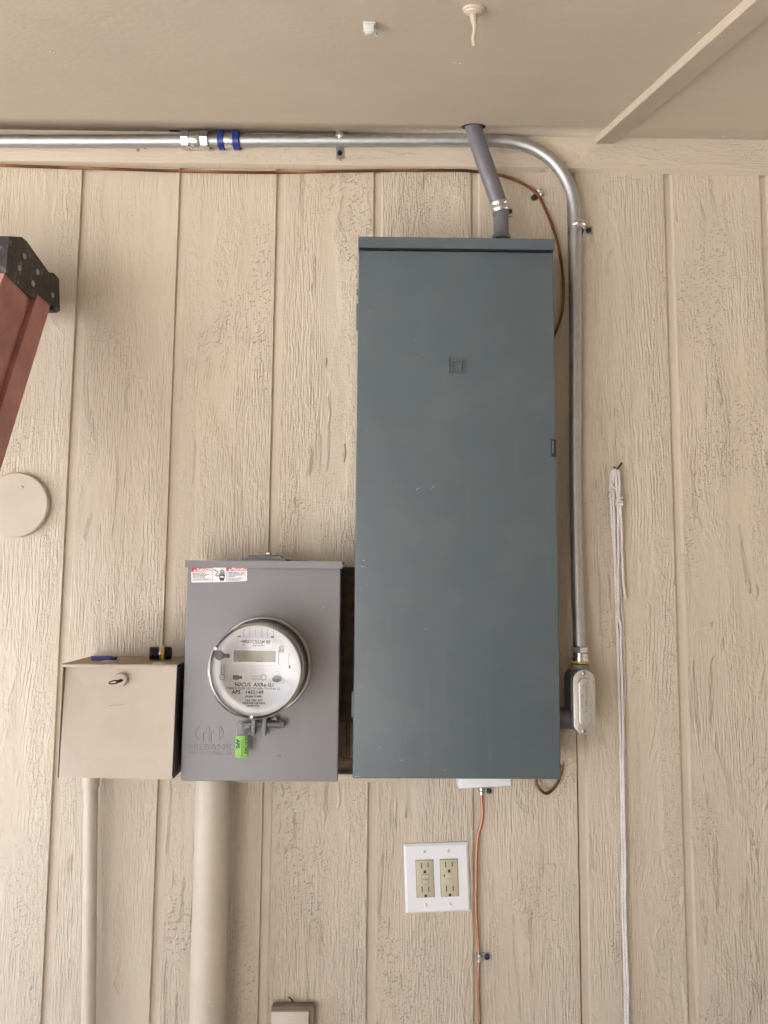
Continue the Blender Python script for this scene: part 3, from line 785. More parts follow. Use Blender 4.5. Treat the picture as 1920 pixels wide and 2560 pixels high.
# latch
a_, c_ = W(1377.5, 1098, .127), W(1388, 1142, .127)
b = MB(); b.box((a_.x, -.1268, c_.z), (X1 - .0003, -.120, a_.z)); lt = b.build('latch', M['black'], pn, door)
b = MB(); b.box((a_.x + .0018, -.1278, c_.z + .006), (a_.x + .0046, -.122, a_.z - .003), .0004, rot=Matrix.Rotation(rad(2), 3, 'Y')); b.build('pull_tab', M['pvcgrey'], pn, lt)
for z0_, z1_ in ((724, 738), (760, 826), (1730, 1792)):
    za, zb_ = W(890, z0_, .115).z, W(890, z1_, .115).z
    b = MB()
    b.tube([(X0 - .0005, -.116, za), (X0 - .0005, -.116, zb_)], .0030, 10)
    b.build('hinge_knuckle', M['panel'], pn)
b = MB()
for pts in (((903, 1416), (913, 1417)), ((893, 1415), (895, 1414)), ((886, 1941.5), (903, 1941.5)), ((1040, 1224), (1052, 1219)), ((1055, 885), (1056, 888)), ((1002, 1900), (1008, 1901)), ((1110, 1926), (1113, 1924)), ((1085, 1215), (1078, 1222)), ((906, 1402), (912, 1400)), ((912, 1400), (911, 1403))):
    a, c = W(*pts[0], .1267), W(*pts[1], .1267); d = (c - a).normalized(); n_ = V(-d.z, 0, d.x) * .0005
    b.prism([a + n_, c + n_ * .3, c - n_ * .3, a - n_], (0, -.00015, 0))
b.build('paint_scratch', M['scratch'], pn, door, kind='stuff')
# grounding lug on the right flank
lg = W(1406, 1912, .05)
lug = thing('ground_lug', 'small bright grounding lug on the lower right flank of the slate panel', 'lug', V(X1, -.05, lg.z))
b = MB(); b.box((X1 - .003, -.056, lg.z - .006), (X1 + .008, -.044, lg.z + .006), .001); b.build('block', M['zinc'], lug)
b = MB(); b.lathe(V(X1 + .008, -.056, lg.z), (-.2, -1, 0), [(.0062, 0), (.0062, .003), (.004, .0045)], 14); b.build('screw', M['zinc'], lug)

# ================================================================== BACKING BOARD AND LEDGER
bb = thing('backing_board', 'dark weathered mounting board in the gap between meter box and slate panel', 'board', V(.45, 0, EYE - .33))
zt = W(868, 1418, .02).z; zm = W(868, 1806, .02).z; zl = W(868, 1945, .02).z
b = MB(); b.box((.29, -.020, zm), (.64, -.0005, zt), .001); b.build('upper_board', M['darkwood'], bb)
for px, wd, y1 in ((853, .009, 1900), (862, .005, 1893), (871, .004, 1890), (879, .006, 1895)):
    p = W(px, 1806, .012); zz = W(px, y1, .012).z
    b = MB(); b.prism([V(p.x - wd / 2, -.006, zm + .002), V(p.x + wd / 2, -.006, zm + .004), V(p.x + wd / 2 + random.uniform(-.001, .001), -.006, zz), V(p.x - wd / 2, -.006, zz + random.uniform(-.004, .004))], (0, -.009, 0), .001); b.build('split_lath', M['rawlath'], bb)
b = MB(); b.box((.30, -.0055, zl), (.63, -.0005, zm - .0005)); b.build('lower_board', M['darkwood'], bb)
lgd = thing('ledger_strip', 'narrow tan painted wooden strip under the grey meter box and slate panel', 'wooden strip', V(.47, 0, EYE - .385))
za = W(700, 1961, .026).z; zb_ = W(900, 1935, .026).z
x_a, x_b = W(452, 1960, .026).x, W(997, 1950, .026).x
b = MB(); b.prism([V(x_a, -.0008, za + .001), V(x_b, -.0008, za + .006), V(x_b, -.0008, zb_), V(x_a, -.0008, zb_)], (0, -.026, 0), .0015); b.build('strip', M['trim'], lgd)
x_c = W(1018, 1950, .02).x
b = MB(); b.box((x_b + .002, -.0225, za + .009), (x_c, -.0008, zb_), .001); b.build('end_block', M['trim'], lgd)

# ================================================================== METER SOCKET BOX
MX0, MX1, MZ0, MZ1 = .2775, .5575, EYE - .3535, EYE + .0385
mb_ = thing('meter_box', 'mid grey steel meter box with a red and white danger sticker', 'meter box', V(.4175, 0, MZ0))
b = MB(); b.box((MX0 + .003, -.112, MZ0 + .002), (MX1 - .003, -.0215, MZ1 - .002), .0015); b.build('enclosure', M['meterbox'], mb_)
b = MB(); b.box((MX0, -.1205, MZ0), (MX1, -.1105, MZ1 - .004), .003, 3); cover = b.build('cover', M['meterbox'], mb_)
lz0 = W(660, 1420, .124).z
b = MB(); b.prism([V(MX0 - .003, -.0217, MZ1), V(MX0 - .003, -.1245, MZ1), V(MX0 - .003, -.1252, lz0), V(MX0 - .003, -.1238, lz0), V(MX0 - .003, -.1225, MZ1 - .003), V(MX0 - .003, -.0217, MZ1 - .003)], (MX1 - MX0 + .006, 0, 0))
bmesh.ops.recalc_face_normals(b.bm, faces=list(b.bm.faces))
b.build('top_lip', M['meterbox'], mb_, smooth=30)
# closing plate on the top
hp0, hp1 = W(613, 1390, .06), W(721, 1390, .06)
b = MB(); zt2 = W(667, 1384, .06).z
b.prism(rrect(hp0.x, hp1.x, -.105, -.02, 0, .02), (0, 0, 0.001)) if False else None
b.bm.free(); b = MB()
outl = [V(hp0.x, -.1, MZ1), V(hp1.x, -.1, MZ1), V(hp1.x, -.03, MZ1), V(hp0.x, -.03, MZ1)]
b.prism(outl, (0, 0, .006), .001); b.prism([V(hp0.x + .010, -.092, MZ1 + .006), V(hp1.x - .010, -.092, MZ1 + .006), V(hp1.x - .010, -.038, MZ1 + .006), V(hp0.x + .010, -.038, MZ1 + .006)], (0, 0, .006), .004, 3)
hubp = b.build('closing_plate', M['meterbox'], mb_)
bp = W(672, 1386, .06)
b = MB(); hexnut(b, V(bp.x, -.065, MZ1 + .012), V(0, 0, 1), .0065, 0, .0055, 6, .001); b.build('bolt', M['zinc'], mb_, hubp)
# pressed emblem and name
yb = -.1206
def bar(b, pts, wd=.0011, off=.0007):
    pts = [W(440 + x / 5.53, 1760 + y / 5.53, .1207) for x, y in pts]
    b.tube([V(p.x, yb, p.z) for p in pts], wd * .62, 6)
b = MB()
bar(b, [(318, 312), (285, 345), (270, 390), (280, 445), (318, 488)])
bar(b, [(380, 520), (374, 470), (376, 400), (402, 382)])
bar(b, [(462, 520), (466, 420), (462, 330), (430, 300)])
bar(b, [(488, 520), (486, 440), (492, 395), (520, 380)])
bar(b, [(600, 485), (602, 400), (600, 312)])
bar(b, [(602, 312), (640, 345), (655, 390), (645, 445), (602, 485)])
b.build('pressed_emblem', M['meterbox'], mb_, cover)
p = W(440 + 465 / 5.53, 1760 + 605 / 5.53, .1207)
text('MILBANK', 'pressed_name', V(p.x, yb, p.z), .0155, M['meterbox'], mb_, cover, 0, .0003, sx=1.22, bev=.0002)
p = W(440 + 460 / 5.53, 1760 + 682 / 5.53, .1207)
text('MANUFACTURING CO', 'pressed_name', V(p.x, yb, p.z), .0075, M['meterbox'], mb_, cover, 0, .0002, sx=1.05, bev=.0001)
p = W(697, 1892, .1207)
b = MB(); b.lathe(V(p.x, -.1203, p.z), (0, -1, 0), [(.0036, 0), (.0034, .0012), (.0016, .0016)], 14); b.build('dimple', M['meterbox'], mb_, cover)
# danger sticker
sk = thing('danger_sticker', 'red and white bilingual danger sticker with a black hand pictogram on the grey meter box', 'sticker', W(547, 1437, .121))
def SK(zx, zy): p = W(460 + zx / 8.295, 1380 + zy / 8.295, .121); return V(p.x, 0, p.z)
def skpoly(name, pts, mat, lvl, parent=None):
    b = MB(); b.prism([V(p.x, -.1206 - .00015 * lvl, p.z) for p in (SK(*q) for q in pts)], (0, -.00014, 0)); return b.build(name, mat, sk, parent, smooth=0)
base = skpoly('sticker_sheet', [(155, 340), (600, 325), (880, 315), (1295, 300), (1308, 312), (1308, 580), (1290, 600), (880, 618), (600, 626), (170, 634), (150, 620), (146, 352)], M['label'], 0)
skpoly('red_header', [(158, 340), (588, 326), (588, 400), (148, 414), (148, 352)], M['red'], 1.2)
skpoly('red_header', [(882, 316), (1292, 301), (1306, 314), (1306, 386), (882, 398)], M['red'], 1.2)
skpoly('divider', [(592, 325), (598, 325), (598, 626), (592, 626)], M['printgrey'], 1.2); skpoly('divider', [(876, 316), (881, 316), (881, 618), (876, 618)], M['printgrey'], 1.2)
for x0_, y0_ in ((195, 405), (918, 388)): skpoly('warning_triangle', [(x0_, y0_), (x0_ + 60, y0_ - 2), (x0_ + 30, y0_ - 48)], M['label'], 2.2)
hand = [(722, 520), (716, 450), (728, 445), (738, 490), (748, 485), (744, 380), (758, 376), (766, 470), (774, 470), (778, 355), (795, 352), (800, 470), (808, 470), (812, 372), (826, 374), (828, 480), (838, 485), (840, 400), (852, 402), (852, 490), (842, 515), (780, 490)]
skpoly('hand_pictogram', hand, M['print'], 1.2)
skpoly('hand_pictogram', [(722, 525), (770, 530), (800, 540), (820, 530), (852, 525), (830, 565), (826, 596), (746, 596), (742, 565)], M['print'], 1.2)
b = MB(); b.tube([V(p.x, -.1210, p.z) for p in (SK(*q) for q in smooth_path([V(612, 360, 0), V(690, 410, 0), V(695, 440, 0), V(660, 470, 0), V(665, 490, 0), V(715, 500, 0)], 5)) for p in [p]] if False else [V(SK(q.x, q.y).x, -.1209, SK(q.x, q.y).z) for q in smooth_path([V(612, 360, 0), V(690, 410, 0), V(695, 440, 0), V(660, 470, 0), V(665, 490, 0), V(715, 500, 0)], 5)], .0007, 6); b.build('bolt_pictogram', M['print'], sk)
def sktext(body, x, y, size, mat, ax='LEFT', sx=1.0, bold=0.0):
    p = SK(x, y); text(body, 'lettering', V(p.x, -.12105, p.z), size, mat, sk, None, rad(-1.6), .0001, ax, sx, 0.0, bold)
sktext('DANGER', 266, 377, .0076, M['label'], sx=.95, bold=.00025); sktext('PELIGRO', 985, 356, .0076, M['label'], sx=.93, bold=.00025)
for i, t in enumerate(('Hazardous voltage.', 'Will cause death, serious', 'injury or substantial', 'property damage.')): sktext(t, 180, 440 + i * 27, .0031, M['print'])
for i, t in enumerate(('Turn off power supplying the', 'equipment before working inside.')): sktext(t, 180, 560 + i * 22, .0026, M['printgrey'])
for i, t in enumerate(('Voltaje peligroso. Causará', 'la muerte, lesiones graves', 'o daños substanciales a la', 'propiedad.')): sktext(t, 902, 425 + i * 27, .0031, M['print'])
for i, t in enumerate(('Desconecte el suministro de', 'energía antes de trabajar', 'dentro de la unidad.')): sktext(t, 902, 543 + i * 22, .0026, M['printgrey'])

# ================================================================== ELECTRIC METER
AX_, AZ_ = .4202, EYE - .1490
mt_ = thing('electric_meter', 'round electric meter with clear cover and lcd display plugged into the grey box', 'electric meter', V(AX_, -.1205, AZ_))
o_ = V(AX_, 0, AZ_); ax_ = (0, -1, 0)
b = MB(); b.lathe(o_, ax_, [(.0855, .1208), (.0855, .124)], 64); b.build('socket_flange', M['meterbox'], mt_)
b = MB(); b.lathe(o_, ax_, [(.0858, .1240), (.0872, .1255), (.0874, .131), (.0868, .1375), (.0852, .1402), (.0836, .1400), (.0824, .1385), (.0822, .1300), (.0802, .1290), (.0802, .1240)], 72, caps=False); b.build('sealing_ring', M['stainless'], mt_)
b = MB(); b.lathe(o_, ax_, [(.0801, .1205), (.0801, .1285), (.0785, .130), (.0785, .146)], 64); b.build('base', M['black'], mt_)
b = MB(); b.lathe(o_, ax_, [(.0790, .146), (.0790, .178), (.0778, .179), (.0778, .196), (.0755, .2045)], 72); b.build('inner_barrel', M['stainless'], mt_)
FD = .2050
b = MB(); b.lathe(o_, ax_, [(.0748, .2035), (.0748, FD), (.001, FD)], 72, caps=False); face = b.build('dial_plate', M['face'], mt_)
b = MB(); b.lathe(o_, ax_, [(.0825, .1405), (.0815, .146), (.0806, .200), (.0796, .2135), (.0775, .2195), (.0745, .2225), (.0700, .2232), (.0690, .2222), (.001, .2222)], 72, caps=False); b.build('clear_cover', M['glass'], mt_, smooth=60)
b = MB(); b.lathe(o_, ax_, [(.0772, .2206), (.0782, .2196), (.0790, .2170), (.0802, .2095), (.0798, .2095), (.0784, .217)], 72, caps=False); b.build('cover_rim', M['stainless'], mt_)
def MM(zx, zy, lvl=0):
    p = W(500 + zx / 5.53, 1520 + zy / 5.53, FD); return V(p.x, -FD - .0002 - .00018 * lvl, p.z)
def mpoly(name, pts, mat, lvl=0, th=.00016, parent=None):
    b = MB(); b.prism([MM(x, y, lvl) for x, y in pts], (0, -th, 0)); return b.build(name, mat, mt_, parent or face, smooth=0)
def circ(cx, cy, rx, ry=None, n=20): return [(cx + rx * math.cos(2 * math.pi * i / n), cy + (ry or rx) * math.sin(2 * math.pi * i / n)) for i in range(n)]
def rect(x0, y0, x1, y1, sk_=0): return [(x0, y0), (x1, y0 + sk_), (x1, y1 + sk_), (x0, y1)]
def mline(name, pts, r, mat, lvl=1): b = MB(); b.tube([MM(x, y, lvl) for x, y in pts], r, 6); return b.build(name, mat, mt_, face)
# printed card, display and mouldings
low = [(305, 1018), (1085, 1028)]
for i in range(0, 19):
    a = rad(2 + 162 * i / 18); x, y = 735 + 560 * math.cos(a), 890 + 560 * math.sin(a)
    if y > 1035 and x > 300: low.append((x, y))
mpoly('rating_card', low, M['label'], 0)
mpoly('maker_label', [(548, 412), (995, 424), (990, 542), (542, 530)], M['label'], 0)
mpoly('display_bezel', [(450, 562), (1085, 572), (1080, 782), (448, 772)], M['label'], 0, .0014)
lcd = mpoly('display', [(470, 583), (1052, 592), (1048, 748), (466, 740)], M['lcd'], 7.5, .0003)
def seg(x, y, on, w_=46, h_=34):
    for s_ in on:
        p = {'a': ((0, 0), (w_, 0)), 'b': ((w_, 0), (w_, h_)), 'c': ((w_, h_), (w_, 2 * h_)), 'd': ((0, 2 * h_), (w_, 2 * h_)), 'e': ((0, h_), (0, 2 * h_)), 'f': ((0, 0), (0, h_)), 'g': ((0, h_), (w_, h_))}[s_]
        b = MB(); b.tube([MM(x + p[0][0], y + p[0][1], 10), MM(x + p[1][0], y + p[1][1], 10)], .0005, 4); b.build('segment', M['lcdseg'], mt_, lcd)
seg(484, 622, 'afed'); seg(538, 622, 'fe d'.replace(' ', '')); seg(584, 622, 'afgcd')
mpoly('segment', rect(548, 724, 566, 738), M['print'], 9.5, parent=lcd); mpoly('segment', rect(780, 731, 815, 742), M['print'], 9.5, parent=lcd); mpoly('segment', rect(828, 731, 862, 742), M['print'], 9.5, parent=lcd)
mpoly('optical_port', circ(270, 655, 66), M['facegrey'], 1, .0010); mpoly('optical_tab', rect(325, 632, 412, 688), M['facegrey'], 0.5, .0008)
mpoly('switch_panel', rect(445, 900, 612, 1002), M['label'], 0, .0005)
mpoly('switch', [(455, 925), (535, 925), (535, 937), (585, 937), (585, 980), (535, 980), (535, 990), (455, 990)], M['facegrey'], 4, .0006)
for (lx, cir) in (((((294, 782), (294, 925)), ((334, 782), (334, 925))), (308, 955)), ((((715, 942), (845, 942)), ((715, 982), (845, 982))), (880, 960))):
    for l in lx: mline('keyhole_mark', l, .0004, M['facegrey'], 1)
    mline('keyhole_mark', circ(cir[0], cir[1], 38, n=16) + circ(cir[0], cir[1], 38, n=16)[:1], .0005, M['facegrey'], 1)
tri = []
for cx, cy, a0 in ((1060, 925, 200), (1120, 1010, 320), (1000, 1000, 80)):
    for i in range(6): a = rad(a0 + 24 * i); tri.append((cx + 42 * math.cos(a), cy + 42 * math.sin(a)))
mline('button_guard', tri + tri[:1], .0008, M['label'], 1)
mpoly('reset_button', circ(1063, 980, 64, 45), M['facegrey'], 2, .002)
for r4 in (rect(522, 384, 562, 400), rect(982, 392, 1022, 410), rect(1228, 788, 1248, 838), rect(132, 876, 152, 906)): mpoly('tab_slot', r4, M['print'], 1)
for x in (605, 690, 770, 855, 935, 1015): mline('moulded_rib', [(x, 285), (x, 400)], .0003, M['facegrey'], 0)
mline('moulded_rib', [(1090, 590), (1085, 780)], .0004, M['facegrey'], 1); mline('moulded_rib', [(1230, 620), (1222, 790)], .0003, M['facegrey'], 0)
mline('listing_mark', circ(1128, 550, 28, n=14) + circ(1128, 550, 28, n=14)[:1], .0005, M['printgrey'], 1)
def mtext(body, x, y, size, mat='printgrey', ax='CENTER', sx=1.0, lvl=1.2, bold=.00008):
    text(body, 'lettering', MM(x, y, lvl), size, M[mat], mt_, face, rad(.4), .00008, ax, sx, 0.0, bold)
mtext('UL', 1128, 550, .0045); mtext('LISTED', 1125, 585, .0034); mtext('METER', 1125, 606, .0034)
mtext('GRIDSTREAM RF', 775, 468, .0070, 'print', sx=.92, bold=.00012); mtext('RXR 40188', 800, 495, .0035); mtext('MODEL', 600, 462, .0035); mtext('S/N', 600, 510, .003)
mline('label_mark', circ(948, 478, 22, n=12) + circ(948, 478, 22, n=12)[:1], .0005, M['printgrey'], 1)
mtext('FOCUS  AXRe-SD', 750, 1062, .0090, 'print', sx=.95, bold=.0002); mtext('Type', 512, 1062, .0045)
mtext('FORM 2S CL200 240V 3W 60Hz TA=30 Kh 7.2', 735, 1113, .0053, sx=.87)
mtext('APS   1452149', 660, 1166, .0090, 'print', sx=1.0, bold=.0002)
mtext('166 784 907', 745, 1279, .0056, 'print', sx=1.05); mtext('Landis+Gyr', 735, 1349, .0048, 'print'); mtext('P/N 25-1234', 930, 1344, .0026) if False else None
rng = random.Random(3)
for x0_, x1_, y0_, y1_ in ((628, 866, 1208, 1236), (588, 900, 1302, 1328), (720, 898, 512, 530)):
    b = MB(); x = x0_
    while x < x1_:
        wd = rng.choice((4, 6, 9)); b.prism([MM(a, c, 1.2) for a, c in rect(x, y0_, min(x + wd, x1_), y1_)], (0, -.0001, 0)); x += wd + rng.choice((4, 5, 8))
    b.build('barcode', M['print'], mt_, face, smooth=0)
for x, y in ((712, 1505), (1272, 595), (212, 560)):
    p = W(500 + x / 5.53, 1520 + y / 5.53, .2225)
    b = MB(); b.lathe(V(p.x, -.2215, p.z), ax_, [(.0030, 0), (.0030, .0016), (.0022, .0021), (.0012, .0012)], 14); b.build('cover_stud', M['face'], mt_)
# clamp lugs and bolt of the sealing ring
def RL(zx, zy, d=.131): return W(500 + zx / 5.53, 1520 + zy / 5.53, d)
rc = thing('ring_clamp', 'grey cast clamp lugs and bolt under the meter sealing ring', 'clamp', RL(820, 1620))
for x0_, x1_ in ((722, 768), (872, 918)):
    b = MB(); a, c = RL(x0_, 1500), RL(x1_, 1758); b.box((a.x, -.139, c.z), (c.x, -.1235, a.z), .001, rot=Matrix.Rotation(rad(2), 3, 'Y')); b.build('lug', M['castgrey'], rc)
a, c = RL(600, 1600), RL(1165, 1607)
b = MB(); b.lathe(a, c - a, [(.0032, 0), (.0032, (c - a).length * .55)], 14); b.lathe(a + (c - a) * .55, c - a, [(.0052, 0), (.0056, (c - a).length * .36)], 16); hexnut(b, a + (c - a) * .90, c - a, .0074, 0, (c - a).length * .1, 8, .0006); b.build('bolt', M['pvcgrey'], rc)
for pts in ([(718, 1655), (570, 1668), (580, 1640), (640, 1612), (700, 1640)], [(918, 1650), (1100, 1668), (1100, 1655), (930, 1640)], [(980, 1545), (1050, 1490), (1075, 1550)], [(560, 1600), (700, 1585), (700, 1640), (620, 1625)]):
    b = MB(); b.prism([V(RL(*q).x, -.126, RL(*q).z) for q in pts], (0, -.008, 0), .0008); b.build('gusset', M['castgrey'], rc)
# green seal
def TG(zx, zy, d=.142): return W(500 + zx / 5.53, 1520 + zy / 5.53, d)
tg = thing('seal_tag', 'lime green numbered plastic seal hanging from the ring clamp on a wire loop', 'seal tag', TG(585, 1900))
b = MB(); b.prism([TG(*q) for q in ((500, 1756), (508, 1750), (668, 1754), (676, 1762), (668, 2048), (655, 2060), (505, 2062), (494, 2050))], (0, -.0055, 0), .001, 2); tbody = b.build('tag_body', M['green'], tg)
b = MB(); b.prism([TG(*q, .1476) for q in ((578, 1820), (587, 1820), (582, 2060), (573, 2060))], (0, -.0003, 0)); b.build('seam', M['greendark'], tg, tbody)
b = MB(); b.prism([TG(*q, .1476) for q in ((588, 1815), (605, 1815), (598, 2050), (586, 2050))], (0, -.0008, 0), .0003); b.build('ridge', M['green'], tg, tbody)
p = TG(640, 1895, .1478); text('0597303', 'lettering', p, .0078, M['print'], tg, tbody, rad(91), .0001, sx=1.12, bold=.0003)
p = TG(522, 1880, .1478); text('APS', 'lettering', p, .0085, M['print'], tg, tbody, rad(91), .0001, sx=1.1, bold=.0003)
b = MB(); b.tube(smooth_path([TG(510, 1760, .145), TG(506, 1690, .145), TG(512, 1600, .143), TG(555, 1566, .14), TG(620, 1566, .132), TG(690, 1610, .128), TG(692, 1670, .136), TG(684, 1715, .143), TG(662, 1752, .145)], 6), .0008, 8); b.build('wire_loop', M['wire'], tg)

# ================================================================== TAN LOCK BOX
BD = .138; BX0, BX1 = W(155, 1660, BD).x, W(442.5, 1660, BD).x; BZ1 = W(300, 1660, BD).z; BZ0 = W(300, 1947, BD).z
lb = thing('lock_box', 'tan painted steel lock box left of the grey meter box with its door slightly askew', 'lock box', V(.16, 0, BZ0))
b = MB(); th = .0016
b.box((BX0, -BD + .001, BZ0), (BX0 + th, -.0008, BZ1 - th), .0004)           # left side
b.box((BX0 + th, -BD + .010, BZ0), (BX1 - th, -.0008, BZ0 + th), .0004)      # bottom
b.box((BX0 + th, -.0024, BZ0 + th), (BX1 - th, -.0008, BZ1 - th))            # back
b.box((BX0, -BD, BZ1 - .006), (BX1, -BD + .0015, BZ1 - th), .0003)           # top lip
b.build('body', M['paint'], lb)
b = MB(); b.box((BX1 - th, -BD + .003, BZ0), (BX1, -.0008, BZ1 - th), .0004); b.build('side_panel', M['shadedside'], lb, label='side panel with its shade painted in')
b = MB(); b.box((BX0 + th, -BD + .011, BZ0 + .004), (BX0 + .013, -BD + .013, BZ1 - .004)); b.box((BX0 + .013, -BD + .011, BZ0 + th), (BX1 - .004, -BD + .013, BZ0 + .012)); b.build('gasket_or_gap_shade', M['voidm'], lb)  # black strips stand in for the shade in the door gap
b = MB(); b.box((BX0, -BD, BZ1 - th), (BX1, -.0008, BZ1), .0006); b.build('top', M['dustytop'], lb)
b = MB()
dl = [W(164, 1662.5, BD - .009), W(442, 1662.5, BD - .001), W(429.5, 1949.0, BD + .001), W(147, 1943.0, BD + .001)]
dl[0].y = -(BD - .009)
b.prism(dl, (0, .0015, 0), 0); dr = b.build('door', M['paint'], lb, smooth=0)
kp = W(100 + 703 / 3.456, 1360 + 1170 / 3.456, BD)
b = MB(); b.lathe(V(kp.x, -BD + .003, kp.z), (0, -1, 0), [(.0120, 0), (.0118, .006), (.0104, .009), (.0060, .0098)], 22); kb = b.build('knob', M['paint'], lb, dr)
k0, k1 = W(100 + 700 / 3.456, 1360 + 1185 / 3.456, BD + .010), W(100 + 596 / 3.456, 1360 + 1203 / 3.456, BD + .022)
b = MB(); b.tube([k0 + V(.001, .006, .001), k0.lerp(k1, .35)], .0028, 8)
dd = (k1 - k0); n_ = V(0, .35, 1).normalized() * .0022
b.tube([k0.lerp(k1, .3) + n_, k0.lerp(k1, .6) + n_ * 1.5, k1 + n_ * .8, k1 - n_ * .3, k0.lerp(k1, .65) - n_ * 1.2, k0.lerp(k1, .3) - n_], .0012, 6); b.build('key', M['nail'], lb, kb)
b = MB(); b.box((BX0 - .003, -BD + .012, W(155, 1728, BD).z), (BX0 + .0005, -BD + .018, W(155, 1722, BD).z)); b.build('hinge_pin', M['nail'], lb)
for pts in ([(380, 1657), (392, 1655.5), (414, 1657.5), (404, 1660.5), (384, 1660.5)],):
    q = [W(x, y, BD + .0004) for x, y in pts]; b = MB(); b.prism([V(p.x, -BD - .0003, p.z) for p in q], (0, -.0003, 0)); b.build('bare_patch', M['brownpaint'], lb)
b = MB(); b.tube([V(p.x, -BD - .0015, p.z) for p in (W(x, y, BD + .001) for x, y in ((273, 1765), (280, 1763.5), (290, 1762), (300, 1763), (309, 1761)))], .0004, 5); b.build('paint_scrape', M['rawlath'], lb, dr)
# things lying on it
ty = .085
def LT(px, py, up=0.0):
    """point on the lock-box top seen at px,py"""
    r = ray(px, py); t = (BZ1 + up - CAMP.z) / r.z; return CAMP + r * t
a = LT(232, 1648, .006); a.y = -.075
bt = thing('blue_tool', 'small blue handled tool with a dark tip lying on top of the tan lock box', 'tool', V(a.x + .03, -.08, BZ1))
x0_, x1_ = W(231, 1640, .08).x, W(279, 1640, .08).x; x2_ = W(292, 1640, .08).x
b = MB(); b.prism([V(x0_, -.086, BZ1 + .0005), V(x1_, -.084, BZ1 + .0005), V(x1_, -.074, BZ1 + .0005), V(x0_, -.072, BZ1 + .0005)], (0, 0, .0075), .0012, 2); b.build('handle', M['bluetool'], bt)
for dy in (-.083, -.077):
    b = MB(); b.box((x1_ - .001, dy - .0014, BZ1 + .0015), (x2_, dy + .0014, BZ1 + .0070), .0006); b.build('tip', M['blacksteel'], bt)
x3_ = W(302, 1640, .08).x
b = MB(); b.tube([(x2_ - .004, -.077, BZ1 + .003), (x3_, -.076, BZ1 + .002)], .0009, 6); b.build('blade', M['zinc'], bt)
p = LT(291, 1649.5)
b = MB(); b.lathe(V(p.x, -.105, BZ1 + .0004), (0, 0, 1), [(.0145, 0), (.0150, .0006), (.0142, .0016), (.002, .0013)], 24)
single(b, 'steel_disc', M['emt'], 'thin grey steel disc lying on the tan lock box in front of the blue tool', 'disc', V(p.x, -.105, BZ1))
pa, pb = W(373, 1636, .075), W(430, 1624, .062)
pa.z = BZ1 + .0132; pb.z = BZ1 + .0132; dd = (pb - pa).normalized(); LL = (pb - pa).length
np_ = thing('pipe_nipple', 'short black threaded pipe nipple with a yellow band lying on the tan lock box', 'pipe nipple', V((pa.x + pb.x) / 2, -.07, BZ1))
prof = [(.0100, 0), (.0112, .0005)]
for i in range(14): prof += [(.0125 if i % 2 else .0116, .001 + i * LL * .030)]
prof += [(.0116, .44 * LL), (.0122, .60 * LL)]
for i in range(8): prof += [(.0124 if i % 2 else .0117, (.62 + i * .022) * LL)]
prof += [(.0118, .80 * LL), (.0116, .97 * LL), (.010, LL)]
b = MB(); b.lathe(pa, dd, prof, 22); b.build('threaded_pipe', M['blacksteel'], np_)
b = MB(); b.lathe(pa, dd, [(.0126, .42 * LL), (.0131, .44 * LL), (.0131, .50 * LL), (.0126, .52 * LL)], 8); b.build('locknut', M['zinc'], np_)
b = MB(); b.lathe(pa, dd, [(.0128, .53 * LL), (.0142, .55 * LL), (.0142, .63 * LL), (.0128, .65 * LL)], 24); b.build('yellow_band', M['yellow'], np_)

# ================================================================== PAINTED PIPES UNDER THE BOXES
t0, t1 = W(229, 1950, .03), W(221.5, 2560, .03)
ta = thing('thin_painted_conduit', 'thin tan painted conduit running down from under the tan lock box', 'conduit', V((t0.x + t1.x) / 2, -.03, 0))
xx = W(225, 2160, .03).x
pt, pq = W(226.5, 2050, .03), W(221.5, 2560, .03); lean = (pt.x - pq.x) / (pt.z - pq.z)
xx = pt.x + (BZ0 - pt.z) * lean
b = MB(); b.tube([(xx - BZ0 * lean, -.03, 0.0), (xx, -.03, BZ0)], .0127, 24); b.build('pipe', M['paintpipe'], ta)
zc = W(230, 1969, .03).z
b = MB(); b.lathe(V(xx + .0012, -.03, zc), (0, 0, 1), [(.0135, 0), (.0152, .0008), (.0152, BZ0 - zc - .0005)], 24); b.build('collar', M['paintpipe'], ta)
xx = (W(483, 2160, .05).x + W(567.5, 2160, .05).x) / 2
tb_ = thing('wide_painted_conduit', 'wide tan painted conduit running down from under the grey meter box', 'conduit', V(xx, -.05, 0))
pt, pq = W(532, 1990, .05), W(518.5, 2560, .05); lean = (pt.x - pq.x) / (pt.z - pq.z); xt = pt.x + (MZ0 - pt.z) * lean
b = MB(); b.tube([(xt - MZ0 * lean, -.05, 0.0), (xt, -.05, MZ0 + .004)], .0322, 40); b.build('pipe', M['paintpipe'], tb_)
b = MB()
for px, py in ((532, 2514), (509, 2535), (520, 2500), (496, 2450)):
    p = W(px, py, .078); xx = xt + (p.z - MZ0) * lean; d = V(p.x - xx, p.y + .05, 0).normalized(); q = V(xx, -.05, p.z) + d * .0321; b.lathe(q, d, [(.0012, -.0005), (.0010, .0006)], 6)
b.build('paint_blob', M['chipc'], tb_)

